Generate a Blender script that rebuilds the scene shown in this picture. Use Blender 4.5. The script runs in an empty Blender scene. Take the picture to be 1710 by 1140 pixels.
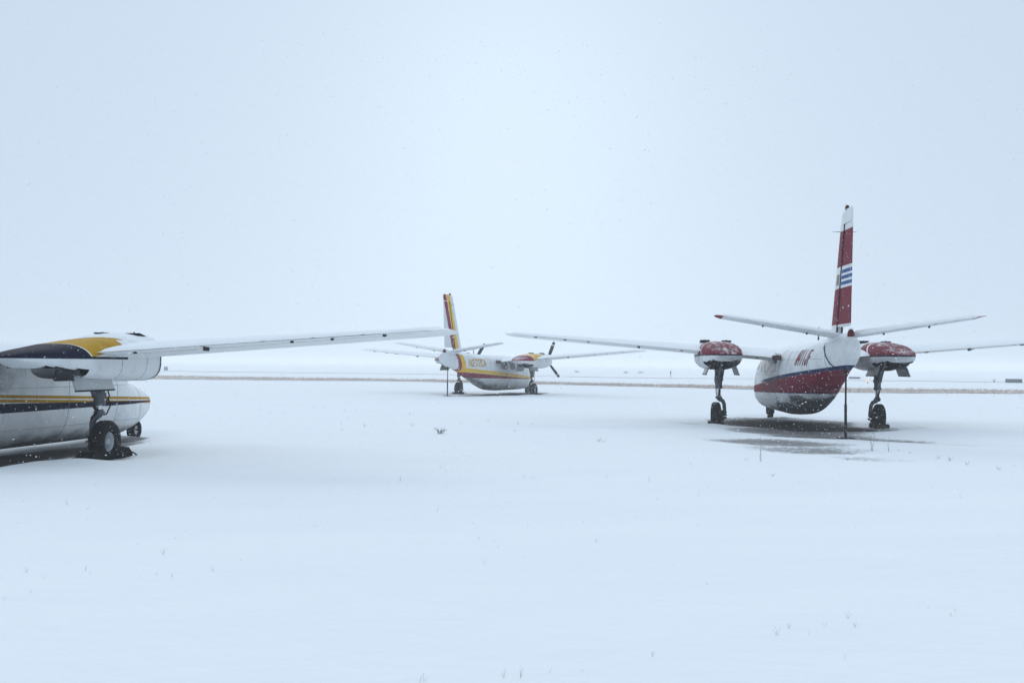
import bpy, bmesh, math, random
import numpy as np
from mathutils import Vector, Matrix

R = math.radians
scene = bpy.context.scene
COL = scene.collection
random.seed(7)
rng = np.random.default_rng(11)

# ------------------------------------------------------------------ camera
CAM_H, PITCH, ROLL, FPX = 1.558, 0.0222, -0.0085, 1708.8
cam_d = bpy.data.cameras.new("camera")
cam = bpy.data.objects.new("camera", cam_d)
COL.objects.link(cam)
cam_d.sensor_width = 36.0
cam_d.lens = FPX / 1710.0 * 36.0
cam_d.clip_start = 0.1
cam_d.clip_end = 6000
_f = Vector((0, math.cos(PITCH), math.sin(PITCH)))
_u = Vector((0, -math.sin(PITCH), math.cos(PITCH)))
_r = Vector((1, 0, 0))
_rc = _r * math.cos(ROLL) - _u * math.sin(ROLL)
_uc = _r * math.sin(ROLL) + _u * math.cos(ROLL)
_m = Matrix((_rc, _uc, -_f)).transposed().to_4x4()
_m.translation = (0, 0, CAM_H)
cam.matrix_world = _m
scene.camera = cam

# ------------------------------------------------------------------ world, sun, exposure
SUN_EL, SUN_AZ = R(17), R(0)          # low winter sun behind thick cloud, ahead of the camera
SUN_TINT = (1.0, 0.97, 0.94)
world = bpy.data.worlds.new("World")
scene.world = world
world.use_nodes = True
wn = world.node_tree
for n in list(wn.nodes):
    wn.nodes.remove(n)
w_out = wn.nodes.new("ShaderNodeOutputWorld")
w_bg = wn.nodes.new("ShaderNodeBackground")
sky = wn.nodes.new("ShaderNodeTexSky")
sky.sky_type = 'NISHITA'
sky.sun_disc = False
sky.sun_elevation = SUN_EL
sky.sun_rotation = SUN_AZ
sky.air_density = 1.0
sky.dust_density = 2.0
sky.ozone_density = 1.0
bw = wn.nodes.new("ShaderNodeRGBToBW")
wn.links.new(sky.outputs[0], bw.inputs[0])
tint = wn.nodes.new("ShaderNodeMix"); tint.data_type = 'RGBA'; tint.blend_type = 'MULTIPLY'
tint.inputs[0].default_value = 1.0
wn.links.new(bw.outputs[0], tint.inputs[6])
tint.inputs[7].default_value = (0.88, 0.92, 0.95, 1)
cloud = wn.nodes.new("ShaderNodeMix"); cloud.data_type = 'RGBA'; cloud.blend_type = 'MIX'
cloud.inputs[0].default_value = 0.961          # how much the cloud deck hides the clear sky
wn.links.new(tint.outputs[2], cloud.inputs[6])
cloud.inputs[7].default_value = (5.2, 6.35, 7.6, 1)
wn.links.new(cloud.outputs[2], w_bg.inputs[0])
w_bg.inputs[1].default_value = 0.1
wn.links.new(w_bg.outputs[0], w_out.inputs[0])

sun_d = bpy.data.lights.new("sun", 'SUN')
sun_d.energy = 1.5
sun_d.angle = R(60)
sun_d.color = SUN_TINT
sun = bpy.data.objects.new("sun", sun_d)
COL.objects.link(sun)
_sd = Vector((math.sin(SUN_AZ) * math.cos(SUN_EL), math.cos(SUN_AZ) * math.cos(SUN_EL), math.sin(SUN_EL)))
sun.rotation_euler = _sd.to_track_quat('Z', 'Y').to_euler()
sun.location = (0, 0, 30)

vs = scene.view_settings
vs.view_transform = 'Standard'
vs.look = 'None'
vs.exposure = 0.17
vs.gamma = 1.0
vs.use_curve_mapping = False
scene.render.engine = 'CYCLES'
cy = scene.cycles
cy.max_bounces = 8
cy.volume_bounces = 2
cy.use_denoising = True
try:
    cy.denoiser = 'OPENIMAGEDENOISE'
    cy.denoising_input_passes = 'RGB_ALBEDO_NORMAL'
    cy.denoising_prefilter = 'ACCURATE'
except Exception:
    pass


# ------------------------------------------------------------------ node expressions
class Gr:
    """a node tree with an arithmetic wrapper"""
    def __init__(self, nt):
        self.nt = nt

    def new(self, t):
        return self.nt.nodes.new(t)

    def put(self, sock, v):
        if isinstance(v, Ex):
            self.nt.links.new(v.s, sock)
        elif isinstance(v, (tuple, list)):
            sock.default_value = tuple(v) + ((1,) if len(v) == 3 and len(sock.default_value) == 4 else ())
        else:
            sock.default_value = v

    def math(self, op, a, b=0.0, c=0.0, clamp=False):
        n = self.new("ShaderNodeMath"); n.operation = op; n.use_clamp = clamp
        for i, v in enumerate((a, b, c)):
            self.put(n.inputs[i], v)
        return Ex(self, n.outputs[0])

    def smooth(self, x, lo, hi):
        n = self.new("ShaderNodeMapRange"); n.interpolation_type = 'SMOOTHSTEP'
        self.put(n.inputs[0], x); self.put(n.inputs[1], lo); self.put(n.inputs[2], hi)
        return Ex(self, n.outputs[0])

    def over(self, x, edge, soft=0.004):        # 1 where x > edge
        return self.smooth(x - edge, -soft, soft)

    def mix(self, fac, a, b):
        n = self.new("ShaderNodeMix"); n.data_type = 'RGBA'
        self.put(n.inputs[0], fac); self.put(n.inputs[6], a); self.put(n.inputs[7], b)
        return Ex(self, n.outputs[2])

    def mul(self, fac, a, b):
        n = self.new("ShaderNodeMix"); n.data_type = 'RGBA'; n.blend_type = 'MULTIPLY'
        self.put(n.inputs[0], fac); self.put(n.inputs[6], a); self.put(n.inputs[7], b)
        return Ex(self, n.outputs[2])

    def coords(self, kind="Object", scale=None):
        n = self.new("ShaderNodeTexCoord")
        s = Ex(self, n.outputs[kind])
        if scale is not None:
            mp = self.new("ShaderNodeMapping")
            self.put(mp.inputs[0], s); mp.inputs[3].default_value = scale
            s = Ex(self, mp.outputs[0])
        return s

    def xyz(self, kind="Object"):
        n = self.new("ShaderNodeSeparateXYZ")
        self.put(n.inputs[0], self.coords(kind))
        return [Ex(self, o) for o in n.outputs]

    def noise(self, scale, detail=3.0, rough=0.55, vec=None, stretch=None):
        n = self.new("ShaderNodeTexNoise")
        self.put(n.inputs["Vector"], vec if vec is not None else self.coords("Object", stretch or (1, 1, 1)))
        n.inputs["Scale"].default_value = scale
        n.inputs["Detail"].default_value = detail
        n.inputs["Roughness"].default_value = rough
        return Ex(self, n.outputs[0])

    def bump(self, h, strength, dist):
        n = self.new("ShaderNodeBump")
        n.inputs["Strength"].default_value = strength
        n.inputs["Distance"].default_value = dist
        self.put(n.inputs["Height"], h)
        return Ex(self, n.outputs[0])

    def attr(self, name):
        n = self.new("ShaderNodeAttribute"); n.attribute_name = name
        return Ex(self, n.outputs["Fac"])


class Ex:
    def __init__(self, g, s):
        self.g, self.s = g, s

    def __add__(self, o): return self.g.math('ADD', self, o)
    __radd__ = __add__
    def __sub__(self, o): return self.g.math('SUBTRACT', self, o)
    def __rsub__(self, o): return self.g.math('SUBTRACT', o, self)
    def __mul__(self, o): return self.g.math('MULTIPLY', self, o)
    __rmul__ = __mul__
    def abs(self): return self.g.math('ABSOLUTE', self)
    def inv(self): return 1.0 - self


def material(name, color, rough=0.5, metal=0.0, bump=None, spec=0.06, emit=None):
    m = bpy.data.materials.new(name)
    m.use_nodes = True
    nt = m.node_tree
    b = nt.nodes["Principled BSDF"]
    g = Gr(nt)
    c = color(g) if callable(color) else color
    g.put(b.inputs["Base Color"], c)
    g.put(b.inputs["Roughness"], rough(g) if callable(rough) else rough)
    b.inputs["Metallic"].default_value = metal
    if spec is not None:
        b.inputs["Specular IOR Level"].default_value = spec
    if bump:
        g.put(b.inputs["Normal"], bump(g))
    if emit:
        b.inputs["Emission Color"].default_value = (*emit[0], 1)
        b.inputs["Emission Strength"].default_value = emit[1]
    return m


WHITE = (0.70, 0.725, 0.74)
SNOWC = (0.90, 0.925, 0.945)


def weather(g, c, grime=0.35, frost=0.0, streak=0.25, dust=0.0):
    """dirt, streaks running down and blown snow stuck on the paint"""
    n1 = g.noise(1.7, 5, 0.65)
    d = g.smooth(n1, 0.45, 0.75) * grime
    st = g.noise(3.0, 4, 0.6, stretch=(3.5, 3.5, 0.35))
    d = g.math('MAXIMUM', d, g.smooth(st, 0.52, 0.8) * streak)
    c = g.mul(d, c, (0.30, 0.31, 0.31))
    if frost > 0:
        n2 = g.noise(26.0, 6, 0.75)
        big = g.noise(1.1, 3, 0.5)
        f = g.smooth(n2 + (big - 0.5) * 0.5, 0.66 - 0.12 * frost, 0.76 - 0.10 * frost) * min(1.0, 0.5 + 0.5 * frost)
        c = g.mix(f, c, SNOWC)
    if dust > 0:
        ge = g.new("ShaderNodeNewGeometry"); sp = g.new("ShaderNodeSeparateXYZ")
        g.put(sp.inputs[0], Ex(g, ge.outputs["Normal"]))
        up = Ex(g, sp.outputs[2])
        n3 = g.noise(5.0, 6, 0.75, stretch=(0.45, 1.6, 1.6))
        n4 = g.noise(45.0, 4, 0.7)
        k = up * 0.55 + (n3 - 0.5) * 1.3 + (n4 - 0.5) * 0.5
        c = g.mix(g.smooth(k, 0.52 - 0.3 * dust, 0.80 - 0.2 * dust) * 0.85, c, SNOWC)
    return c


def plain(name, rgb, rough=0.5, metal=0.0, grime=0.3, frost=0.3, var=0.0):
    return material(name, lambda g: weather(g, rgb, grime, frost), rough, metal)


M = {}
M['white'] = plain('white_paint', WHITE, 0.45, 0, 0.35, 0.2)
M['grey_metal'] = plain('worn_grey_metal', (0.115, 0.125, 0.14), 0.5, 0.3, 0.7, 0.2)
M['dark_metal'] = plain('dark_oily_metal', (0.02, 0.021, 0.025), 0.55, 0.1, 0.2, 0.2)
M['chrome'] = material('oleo_chrome', (0.55, 0.57, 0.6), 0.25, 1.0)
M['rubber'] = material('tyre_rubber', lambda g: weather(g, (0.014, 0.015, 0.017), 0.0, 0.22, 0.0), 0.85,
                       bump=lambda g: g.bump(g.noise(60, 3), 0.3, 0.01))
M['black'] = material('matt_black', lambda g: weather(g, (0.012, 0.013, 0.016), 0, 0.12, 0), 0.7)
M['bay'] = material('gear_bay_dark', (0.012, 0.0125, 0.014), 0.9, spec=0.1)
M['glass'] = material('window_glass', lambda g: weather(g, (0.13, 0.15, 0.175), 0.3, 0.5, 0.1), 0.45, spec=0.12)
M['rust'] = material('rusty_bracket', lambda g: g.mix(g.smooth(g.noise(18, 4), 0.4, 0.62), (0.13, 0.06, 0.045), (0.03, 0.025, 0.03)), 0.85)
M['red_lens'] = material('red_beacon_lens', lambda g: weather(g, (0.10, 0.022, 0.026), 0.2, 0.3, 0.1), 0.4)
M['timber'] = material('tarred_timber', lambda g: weather(g, (0.05, 0.036, 0.028), 0.3, 0.5, 0.2), 0.9)
M['prop'] = plain('black_propeller', (0.02, 0.03, 0.04), 0.5, 0, 0.0, 0.3)
M['snow'] = material('snow', SNOWC, 0.8, bump=lambda g: g.bump(g.noise(14, 4), 0.25, 0.02), spec=0.0)
M['weed'] = material('dry_weed', lambda g: g.mix(g.smooth(g.noise(40, 3), .45, .6), (0.16, 0.145, 0.135), (0.5, 0.5, 0.5)), 0.9)


# ------------------------------------------------------------------ mesh helpers
def obj(name, V, F, mat, parent=None, smooth=True, loc=None):
    me = bpy.data.meshes.new(name)
    me.from_pydata([tuple(map(float, v)) for v in V], [], [tuple(f) for f in F])
    bm = bmesh.new(); bm.from_mesh(me)
    bmesh.ops.recalc_face_normals(bm, faces=bm.faces)
    bm.to_mesh(me); bm.free()
    if smooth:
        me.shade_smooth()
        try:
            me.set_sharp_from_angle(angle=R(40))
        except Exception:
            pass
    if mat is not None:
        me.materials.append(mat)
    o = bpy.data.objects.new(name, me)
    COL.objects.link(o)
    if parent is not None:
        o.parent = parent
    if loc is not None:
        o.location = loc
    return o


def tag(o, label, cat, group=None):
    o['label'] = label; o['category'] = cat
    if group:
        o['group'] = group
    return o


def empty(name, loc, rz=0.0):
    o = bpy.data.objects.new(name, None)
    COL.objects.link(o)
    o.location = loc; o.rotation_euler = (0, 0, rz)
    o.empty_display_size = 0.3
    return o


class MB:
    """collects shapes that make up ONE part"""
    def __init__(self):
        self.V, self.F = [], []

    def add(self, V, F):
        k = len(self.V)
        self.V += [tuple(v) for v in V]
        self.F += [tuple(i + k for i in f) for f in F]
        return self

    def loft(self, rings, cap0=True, cap1=True, skip=None):
        n = len(rings[0]); V = [p for r in rings for p in r]; F = []
        for i in range(len(rings) - 1):
            for j in range(n):
                a, b = i * n + j, i * n + (j + 1) % n
                q = (a, b, b + n, a + n)
                if skip is not None:
                    c = sum((np.array(V[t]) for t in q)) / 4
                    if skip(c):
                        continue
                F.append(q)
        if cap0:
            V.append(tuple(np.mean(np.array(rings[0]), 0))); k = len(V) - 1
            F += [(k, (j + 1) % n, j) for j in range(n)]
        if cap1:
            V.append(tuple(np.mean(np.array(rings[-1]), 0))); k = len(V) - 1; b = (len(rings) - 1) * n
            F += [(k, b + j, b + (j + 1) % n) for j in range(n)]
        return self.add(V, F)

    def tube(self, pts, rad, n=10, cap=True):
        pts = [np.array(p, float) for p in pts]
        if not hasattr(rad, '__len__'):
            rad = [rad] * len(pts)
        rings = []
        ref = None
        for i, p in enumerate(pts):
            t = pts[min(i + 1, len(pts) - 1)] - pts[max(i - 1, 0)]
            t /= np.linalg.norm(t) + 1e-9
            if ref is None:
                ref = np.array((1.0, 0, 0)) if abs(t[0]) < 0.9 else np.array((0, 1.0, 0))
            a = np.cross(t, ref); a /= np.linalg.norm(a); b = np.cross(a, t); ref = b
            rings.append([tuple(p + rad[i] * (math.cos(2 * math.pi * j / n) * a + math.sin(2 * math.pi * j / n) * b)) for j in range(n)])
        return self.loft(rings, cap, cap)

    def box(self, c, s, rot=None, bevel=0.0):
        bm = bmesh.new()
        bmesh.ops.create_cube(bm, size=1.0)
        bmesh.ops.scale(bm, vec=s, verts=bm.verts)
        if bevel > 0:
            bmesh.ops.bevel(bm, geom=bm.edges[:], offset=bevel, segments=2, profile=0.5, affect='EDGES')
        if rot is not None:
            bmesh.ops.rotate(bm, matrix=rot, verts=bm.verts, cent=(0, 0, 0))
        bmesh.ops.translate(bm, vec=c, verts=bm.verts)
        bm.verts.index_update()
        V = [v.co[:] for v in bm.verts]; F = [[v.index for v in f.verts] for f in bm.faces]
        bm.free()
        return self.add(V, F)

    def lathe(self, prof, c, axis='y', n=32):
        """prof: (along, radius) pairs, a closed loop when ends meet the axis"""
        rings = []
        for a, r in prof:
            ring = []
            for j in range(n):
                t = 2 * math.pi * j / n
                p = {'y': (r * math.cos(t), a, r * math.sin(t)), 'x': (a, r * math.cos(t), r * math.sin(t)),
                     'z': (r * math.cos(t), r * math.sin(t), a)}[axis]
                ring.append((p[0] + c[0], p[1] + c[1], p[2] + c[2]))
            rings.append(ring)
        return self.loft(rings, True, True)

    def build(self, name, mat, parent=None, smooth=True, loc=None):
        return obj(name, self.V, self.F, mat, parent, smooth, loc)


def pchip(xk, yk, x):
    """monotone cubic interpolation"""
    xk, yk, x = map(lambda a: np.asarray(a, float), (xk, yk, x))
    h = np.diff(xk); d = np.diff(yk) / h
    m = np.zeros_like(xk)
    for i in range(1, len(xk) - 1):
        if d[i - 1] * d[i] > 0:
            w1, w2 = 2 * h[i] + h[i - 1], h[i] + 2 * h[i - 1]
            m[i] = (w1 + w2) / (w1 / d[i - 1] + w2 / d[i])
    m[0], m[-1] = d[0], d[-1]
    i = np.clip(np.searchsorted(xk, x) - 1, 0, len(h) - 1)
    t = (x - xk[i]) / h[i]
    return ((1 + 2 * t) * (1 - t) ** 2 * yk[i] + t * (1 - t) ** 2 * h[i] * m[i]
            + t * t * (3 - 2 * t) * yk[i + 1] + t * t * (t - 1) * h[i] * m[i + 1])


class Body:
    """a lofted super-ellipse body along x: stations (x, z_bottom, z_top, half_width), around y = cy"""
    def __init__(self, st, n=2.6, cy=0.0):
        st = sorted(st)
        self.x = np.array([s[0] for s in st]); self.b = np.array([s[1] for s in st])
        self.t = np.array([s[2] for s in st]); self.w = np.array([s[3] for s in st])
        self.n, self.cy = n, cy

    def sec(self, x):
        b, t, w = (float(pchip(self.x, a, x)) for a in (self.b, self.t, self.w))
        return (b + t) / 2, max((t - b) / 2, 1e-3), max(w, 1e-3)

    def pt(self, x, a, off=0.0):
        zm, h, w = self.sec(x)
        c, s = math.cos(a), math.sin(a); e = 2 / self.n
        y = w * math.copysign(abs(c) ** e, c); z = h * math.copysign(abs(s) ** e, s)
        ny = math.copysign(abs(y / w) ** (self.n - 1), y) / w; nz = math.copysign(abs(z / h) ** (self.n - 1), z) / h
        l = math.hypot(ny, nz) or 1
        return (x, self.cy + y + off * ny / l, zm + z + off * nz / l)

    def side(self, x, z, sgn, off=0.0):
        zm, h, w = self.sec(x)
        q = min(abs(z - zm) / h, 0.995)
        return (x, self.cy + sgn * (w * (1 - q ** self.n) ** (1 / self.n) + off), z)

    def rings(self, xs, n=40):
        return [[self.pt(x, 2 * math.pi * j / n) for j in range(n)] for x in xs]


def sheet(P, nu, nv, off):
    """grid u,v in 0..1; P(u,v,offset) -> point; off(u,v) offset; border tucked under the skin"""
    V, F = [], []
    for i in range(nu + 1):
        for j in range(nv + 1):
            u, v = i / nu, j / nv
            e = -0.012 if i in (0, nu) or j in (0, nv) else off(u, v)
            V.append(P(u, v, e))
    for i in range(nu):
        for j in range(nv):
            a = i * (nv + 1) + j
            F.append((a, a + 1, a + nv + 2, a + nv + 1))
    return V, F


def lump(seed):
    r = random.Random(seed)
    w = [(r.uniform(2, 17), r.uniform(2, 17), r.uniform(0, 6.28), r.uniform(0.4, 1.0)) for _ in range(9)]
    tot = sum(a[3] for a in w)
    return lambda u, v: sum(k * math.sin(fu * u * 3 + fv * v + ph) for fu, fv, ph, k in w) / tot


GLYPH = {
    'N': [[(0, 0), (0, 1), (.6, 0), (.6, 1)]],
    '4': [[(.45, 0), (.45, 1), (0, .35), (.62, .35)]],
    '1': [[(.3, 0), (.3, 1)]],
    'J': [[(.5, 1), (.5, .15), (.36, 0), (.14, 0), (0, .15), (0, .32)]],
    'F': [[(0, 0), (0, 1), (.6, 1)], [(0, .52), (.45, .52)]],
    '2': [[(0, .8), (.0, .88), (.12, 1), (.48, 1), (.6, .88), (.6, .62), (0, .14), (0, 0), (.6, 0)]],
    '7': [[(0, 1), (.6, 1), (.2, 0)]],
    'C': [[(.6, .78), (.6, .88), (.48, 1), (.12, 1), (0, .88), (0, .12), (.12, 0), (.48, 0), (.6, .12), (.6, .22)]],
    'A': [[(0, 0), (.3, 1), (.6, 0)], [(.1, .33), (.5, .33)]],
}


def lettering(text, body, sgn, x0, z0, adv, wid, hgt, slant, th, off, dirx):
    """stroke letters laid on the side of a body"""
    mb = MB(); k = 0
    for ci, ch in enumerate(text):
        for line in GLYPH[ch]:
            for (ax, az), (bx, bz) in zip(line[:-1], line[1:]):
                A = np.array((ci * adv + ax / .6 * wid, az * hgt)); B = np.array((ci * adv + bx / .6 * wid, bz * hgt))
                d = B - A; L = np.linalg.norm(d); d /= L
                nrm = np.array((-d[1], d[0])) * th / 2
                A = A - d * th * .45; B = B + d * th * .45
                ns = max(2, int(L / 0.05)); V = []; F = []
                k += 1
                for i in range(ns + 1):
                    for s in (-1, 1):
                        p = A + (B - A) * i / ns + nrm * s
                        xx = x0 + dirx * (p[0] + slant * p[1])
                        V.append(body.side(xx, z0 + p[1], sgn, off + 0.0003 * (k % 7)))
                for i in range(ns):
                    F.append((2 * i, 2 * i + 1, 2 * i + 3, 2 * i + 2))
                mb.add(V, F)
    return mb


def window_patch(body, sgn, cx, cz, hx, hz, off, p=3.5, tilt=0.0, r0=0.0, r1=1.0, n=28):
    """rounded pane (or, with r0 > 0, a frame round it) lying on the side of a body"""
    V, F = [], []
    def P(r, t, o):
        c, s = math.cos(t), math.sin(t); e = 2 / p
        z = hz * r * math.copysign(abs(s) ** e, s)
        x = hx * r * math.copysign(abs(c) ** e, c) + tilt * z
        return body.side(cx + x, cz + z, sgn, o)
    if r0 > 0:
        prof = [(r0, -0.008), (r0, off), (r1, off), (r1, -0.008)]
    else:
        prof = [(0.001, off), (0.5, off), (0.9, off), (1.0, off * 0.7), (1.01, -0.01)]
    for r, o in prof:
        for j in range(n):
            V.append(P(r, 2 * math.pi * j / n, o))
    for i in range(len(prof) - 1):
        for j in range(n):
            a, b = i * n + j, i * n + (j + 1) % n
            F.append((a, b, b + n, a + n))
    return V, F


# ------------------------------------------------------------------ value noise for the ground
def vnoise(x, y, seed):
    xi, yi = np.floor(x).astype(np.int64), np.floor(y).astype(np.int64)
    fx, fy = x - xi, y - yi
    fx, fy = fx * fx * (3 - 2 * fx), fy * fy * (3 - 2 * fy)
    def h(a, b):
        v = (a * 374761393 + b * 668265263 + seed * 982451653) & 0x7fffffff
        v = ((v ^ (v >> 13)) * 1274126177) & 0x7fffffff
        return ((v ^ (v >> 16)) & 0xffff) / 65535.0
    return (h(xi, yi) * (1 - fx) + h(xi + 1, yi) * fx) * (1 - fy) + (h(xi, yi + 1) * (1 - fx) + h(xi + 1, yi + 1) * fx) * fy


def fbm(x, y, seed, oct=4):
    s, a, t = 0, 1.0, 0
    for i in range(oct):
        s = s + a * vnoise(x * 2 ** i, y * 2 ** i, seed + i); t += a; a *= 0.5
    return s / t


# ------------------------------------------------------------------ the three parked aircraft: where they stand
# (x, y, heading: left of +y, height of the sprung airframe above its mean)
PLACE = {
    'red': (7.154, 25.674, -0.0945, 0.10),
    'maroon': (-0.788, 50.047, -0.3862, 0.0),
    'navy': (-8.176, 16.015, -0.1749, -0.12),
}


def to_body(k, X, Y):
    x0, y0, h, _ = PLACE[k]
    dx, dy = X - x0, Y - y0
    return dx * -math.sin(h) + dy * math.cos(h), dx * -math.cos(h) + dy * -math.sin(h)


def to_world(k, xb, yb):
    x0, y0, h, _ = PLACE[k]
    return x0 - math.sin(h) * xb - math.cos(h) * yb, y0 + math.cos(h) * xb - math.sin(h) * yb


# bare or scoured patches: aircraft, body x, body y, radii, turn, strength (1 bare gravel, 0.5 thin slush)
BARE = [
    ('red', 1.2, 0.2, 2.2, 1.6, 0, 1.8), ('red', -0.8, -0.4, 1.8, 1.5, 0.4, 1.4), ('red', -0.4, -2.0, 0.9, 1.2, 0, 0.62), ('red', 0.2, 2.0, 0.7, 1.2, 0, 0.5),
    ('red', -2.6, 0.5, 1.9, 1.75, 0, 0.84), ('red', -4.2, 0.3, 1.1, 1.3, 0, 0.78),
    ('red', -6.3, 1.5, 0.9, 1.6, -0.3, 0.72), ('red', -7.7, 1.2, 1.3, 1.5, -0.5, 0.56), ('red', -9.4, 0.5, 0.7, 1.1, -0.3, 0.45),
    ('red', -5.2, -0.8, 0.5, 1.3, -0.5, 0.6), ('red', -6.1, -1.6, 0.35, 1.3, -0.5, 0.45),
    ('maroon', 0.8, -0.5, 3.2, 1.3, 0, 1.7), ('maroon', -0.5, 1.2, 2.0, 2.6, 0, 0.55), ('maroon', -3.4, 0.3, 1.7, 2.0, 0, 0.5),
    ('navy', -1.0, -0.72, 3.6, 0.6, 0.0, 1.9), ('navy', -3.0, -0.6, 2.4, 0.75, 0.0, 1.9), ('navy', 3.0, -0.45, 1.4, 0.3, 0.0, 0.9), ('navy', 0, -2.0, 0.55, 0.55, 0, 0.6),
]
HOLLOW = [(k, x, y, r) for k in PLACE for x, y, r in ((0, 2.0, 0.75), (0, -2.0, 0.75), (4.26, 0, 0.6), (0.5, 0, 1.4), (2.4, 0, 1.2), (-1.2, 0, 1.0))]


def ground_fields(X, Y):
    a = math.radians(14)                       # wind direction
    U, W = X * math.cos(a) + Y * math.sin(a), -X * math.sin(a) + Y * math.cos(a)
    z = 0.13 + 0.07 * (fbm(U / 9, W / 5, 3, 3) - 0.5) + 0.06 * (fbm(U / 3.0, W / 1.5, 9, 3) - 0.5)
    far = np.clip((np.hypot(X, Y) - 36) / 18, 0, 1)
    z = z * (1 - far) + 0.13 * far
    bare = np.zeros_like(X)
    for k, cx, cy_, rx, ry, turn, s in BARE:
        xb, yb = to_body(k, X, Y)
        dx, dy = xb - cx, yb - cy_
        c, sn = math.cos(turn), math.sin(turn)
        q = ((dx * c + dy * sn) / rx) ** 2 + ((-dx * sn + dy * c) / ry) ** 2
        bare = np.maximum(bare, s * np.exp(-0.9 * q ** 1.4))
    z = z - 0.085 * np.clip(bare, 0, 1)
    for k, cx, cy_, r in HOLLOW:
        xb, yb = to_body(k, X, Y)
        q = ((xb - cx) ** 2 + (yb - cy_) ** 2) / r ** 2
        z = z - (z - 0.045) * 0.96 * np.exp(-q ** 2)
    for k in PLACE:                      # little drifts banked up behind the wheels
        xb, yb = to_body(k, X, Y)
        for cx, cy_ in ((-1.15, 2.2), (-1.1, -2.3), (3.70, -0.2), (1.05, 1.8)):
            z = z + 0.055 * np.exp(-(((xb - cx) / 0.22) ** 2 + ((yb - cy_) / 0.42) ** 2))
    return np.maximum(z, 0.004), bare


def gz(x, y):
    z, _ = ground_fields(np.array([float(x)]), np.array([float(y)]))
    return float(z[0])


def axis_grid(lo, hi, step, far_lo, far_hi, grow):
    a = list(np.arange(lo, hi, step)); s = step; x = a[-1]
    while x < far_hi:
        s *= grow; x += s; a.append(x)
    s = step; x = a[0]; b = []
    while x > far_lo:
        s *= grow; x -= s; b.append(x)
    return np.array(b[::-1] + a)


def build_ground():
    gx = axis_grid(-15, 16, 0.13, -1600, 1600, 1.075)
    gy = axis_grid(3.5, 30, 0.12, -300, 1900, 1.06)
    X, Y = np.meshgrid(gx, gy)
    Z, Bm = ground_fields(X, Y)
    nx, ny = len(gx), len(gy)
    me = bpy.data.meshes.new("snow_field")
    me.vertices.add(nx * ny)
    me.vertices.foreach_set("co", np.stack([X, Y, Z], -1).astype(np.float32).ravel())
    i = np.arange(ny - 1)[:, None] * nx + np.arange(nx - 1)[None, :]
    q = np.stack([i, i + 1, i + nx + 1, i + nx], -1).reshape(-1, 4)
    me.loops.add(q.size); me.polygons.add(len(q))
    me.loops.foreach_set("vertex_index", q.ravel().astype(np.int32))
    me.polygons.foreach_set("loop_start", (np.arange(len(q)) * 4).astype(np.int32))
    me.update(calc_edges=True)
    at = me.attributes.new("bare", 'FLOAT', 'POINT')
    at.data.foreach_set("value", Bm.astype(np.float32).ravel())
    me.shade_smooth()

    def col(g):
        b = g.attr("bare")
        n = g.noise(1.1, 6, 0.7, stretch=(0.8, 1.2, 1))
        n2 = g.noise(9, 6, 0.8)
        f = b + ((n - 0.5) * 0.65 + (n2 - 0.5) * 0.95) * g.smooth(b, 0.05, 0.5)
        slush = g.smooth(f, 0.34, 0.62)
        dark = g.smooth(f, 0.66, 0.98)
        grit = g.mix(g.smooth(g.noise(24, 6, 0.9), 0.44, 0.64) * g.smooth(b, 2.0, 0.6), (0.02, 0.02, 0.022), (0.27, 0.25, 0.235))
        c = g.mix(slush * 0.9, SNOWC, (0.25, 0.245, 0.245))
        return g.mix(dark * 0.93, c, grit)
    m = material('snow_ground', col, lambda g: 0.85 - 0.35 * g.smooth(g.attr("bare"), 0.4, 0.8), 0, spec=0.0,
                 bump=lambda g: g.bump(g.noise(5, 6, 0.6, stretch=(0.7, 1.2, 1)), 0.25, 0.04))
    me.materials.append(m)
    o = bpy.data.objects.new("snow_field", me)
    COL.objects.link(o)
    o['kind'] = 'structure'
    return o


build_ground()


def strip_sheet(name, near, far, z, mat, wob):
    """a long ribbon on the ground between two polylines"""
    def rough(pl, k):
        pl = np.array(pl, float)
        d = np.concatenate([[0], np.cumsum(np.hypot(*np.diff(pl, axis=0).T))])
        t = np.linspace(0, d[-1], 420)
        X, Y = np.interp(t, d, pl[:, 0]), np.interp(t, d, pl[:, 1])
        return np.stack([X, Y + wob * (fbm(t / 6.0, t * 0 + k, 5, 4) - 0.5)], -1)
    near, far = rough(near, 3.3), rough(far, 8.7)
    V = [(x, y, z) for x, y in near] + [(x, y, z) for x, y in far]
    n = len(near)
    F = [(i, i + 1, n + i + 1, n + i) for i in range(n - 1)]
    o = obj(name, V, F, mat, None, False)
    o['kind'] = 'structure'
    return o


tax_near = [(-400, 212), (-110, 159), (-49.2, 144), (-12.2, 135.5), (5.3, 120), (22.7, 115.6), (43, 106), (110, 92), (300, 50)]
tax_far = [(-400, 330), (-130, 240), (-70, 205), (-16, 178), (6.8, 158), (27, 142), (61, 136), (140, 118), (300, 84)]
M['taxiway'] = material('windswept_taxiway', lambda g: g.mix(g.smooth(g.noise(0.09, 5, 0.65, stretch=(0.25, 1, 1)), 0.36, 0.70), SNOWC, (0.76, 0.775, 0.79)), 0.9)
strip_sheet('taxiway', tax_near, tax_far, 0.16, M['taxiway'], 14.0)

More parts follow.
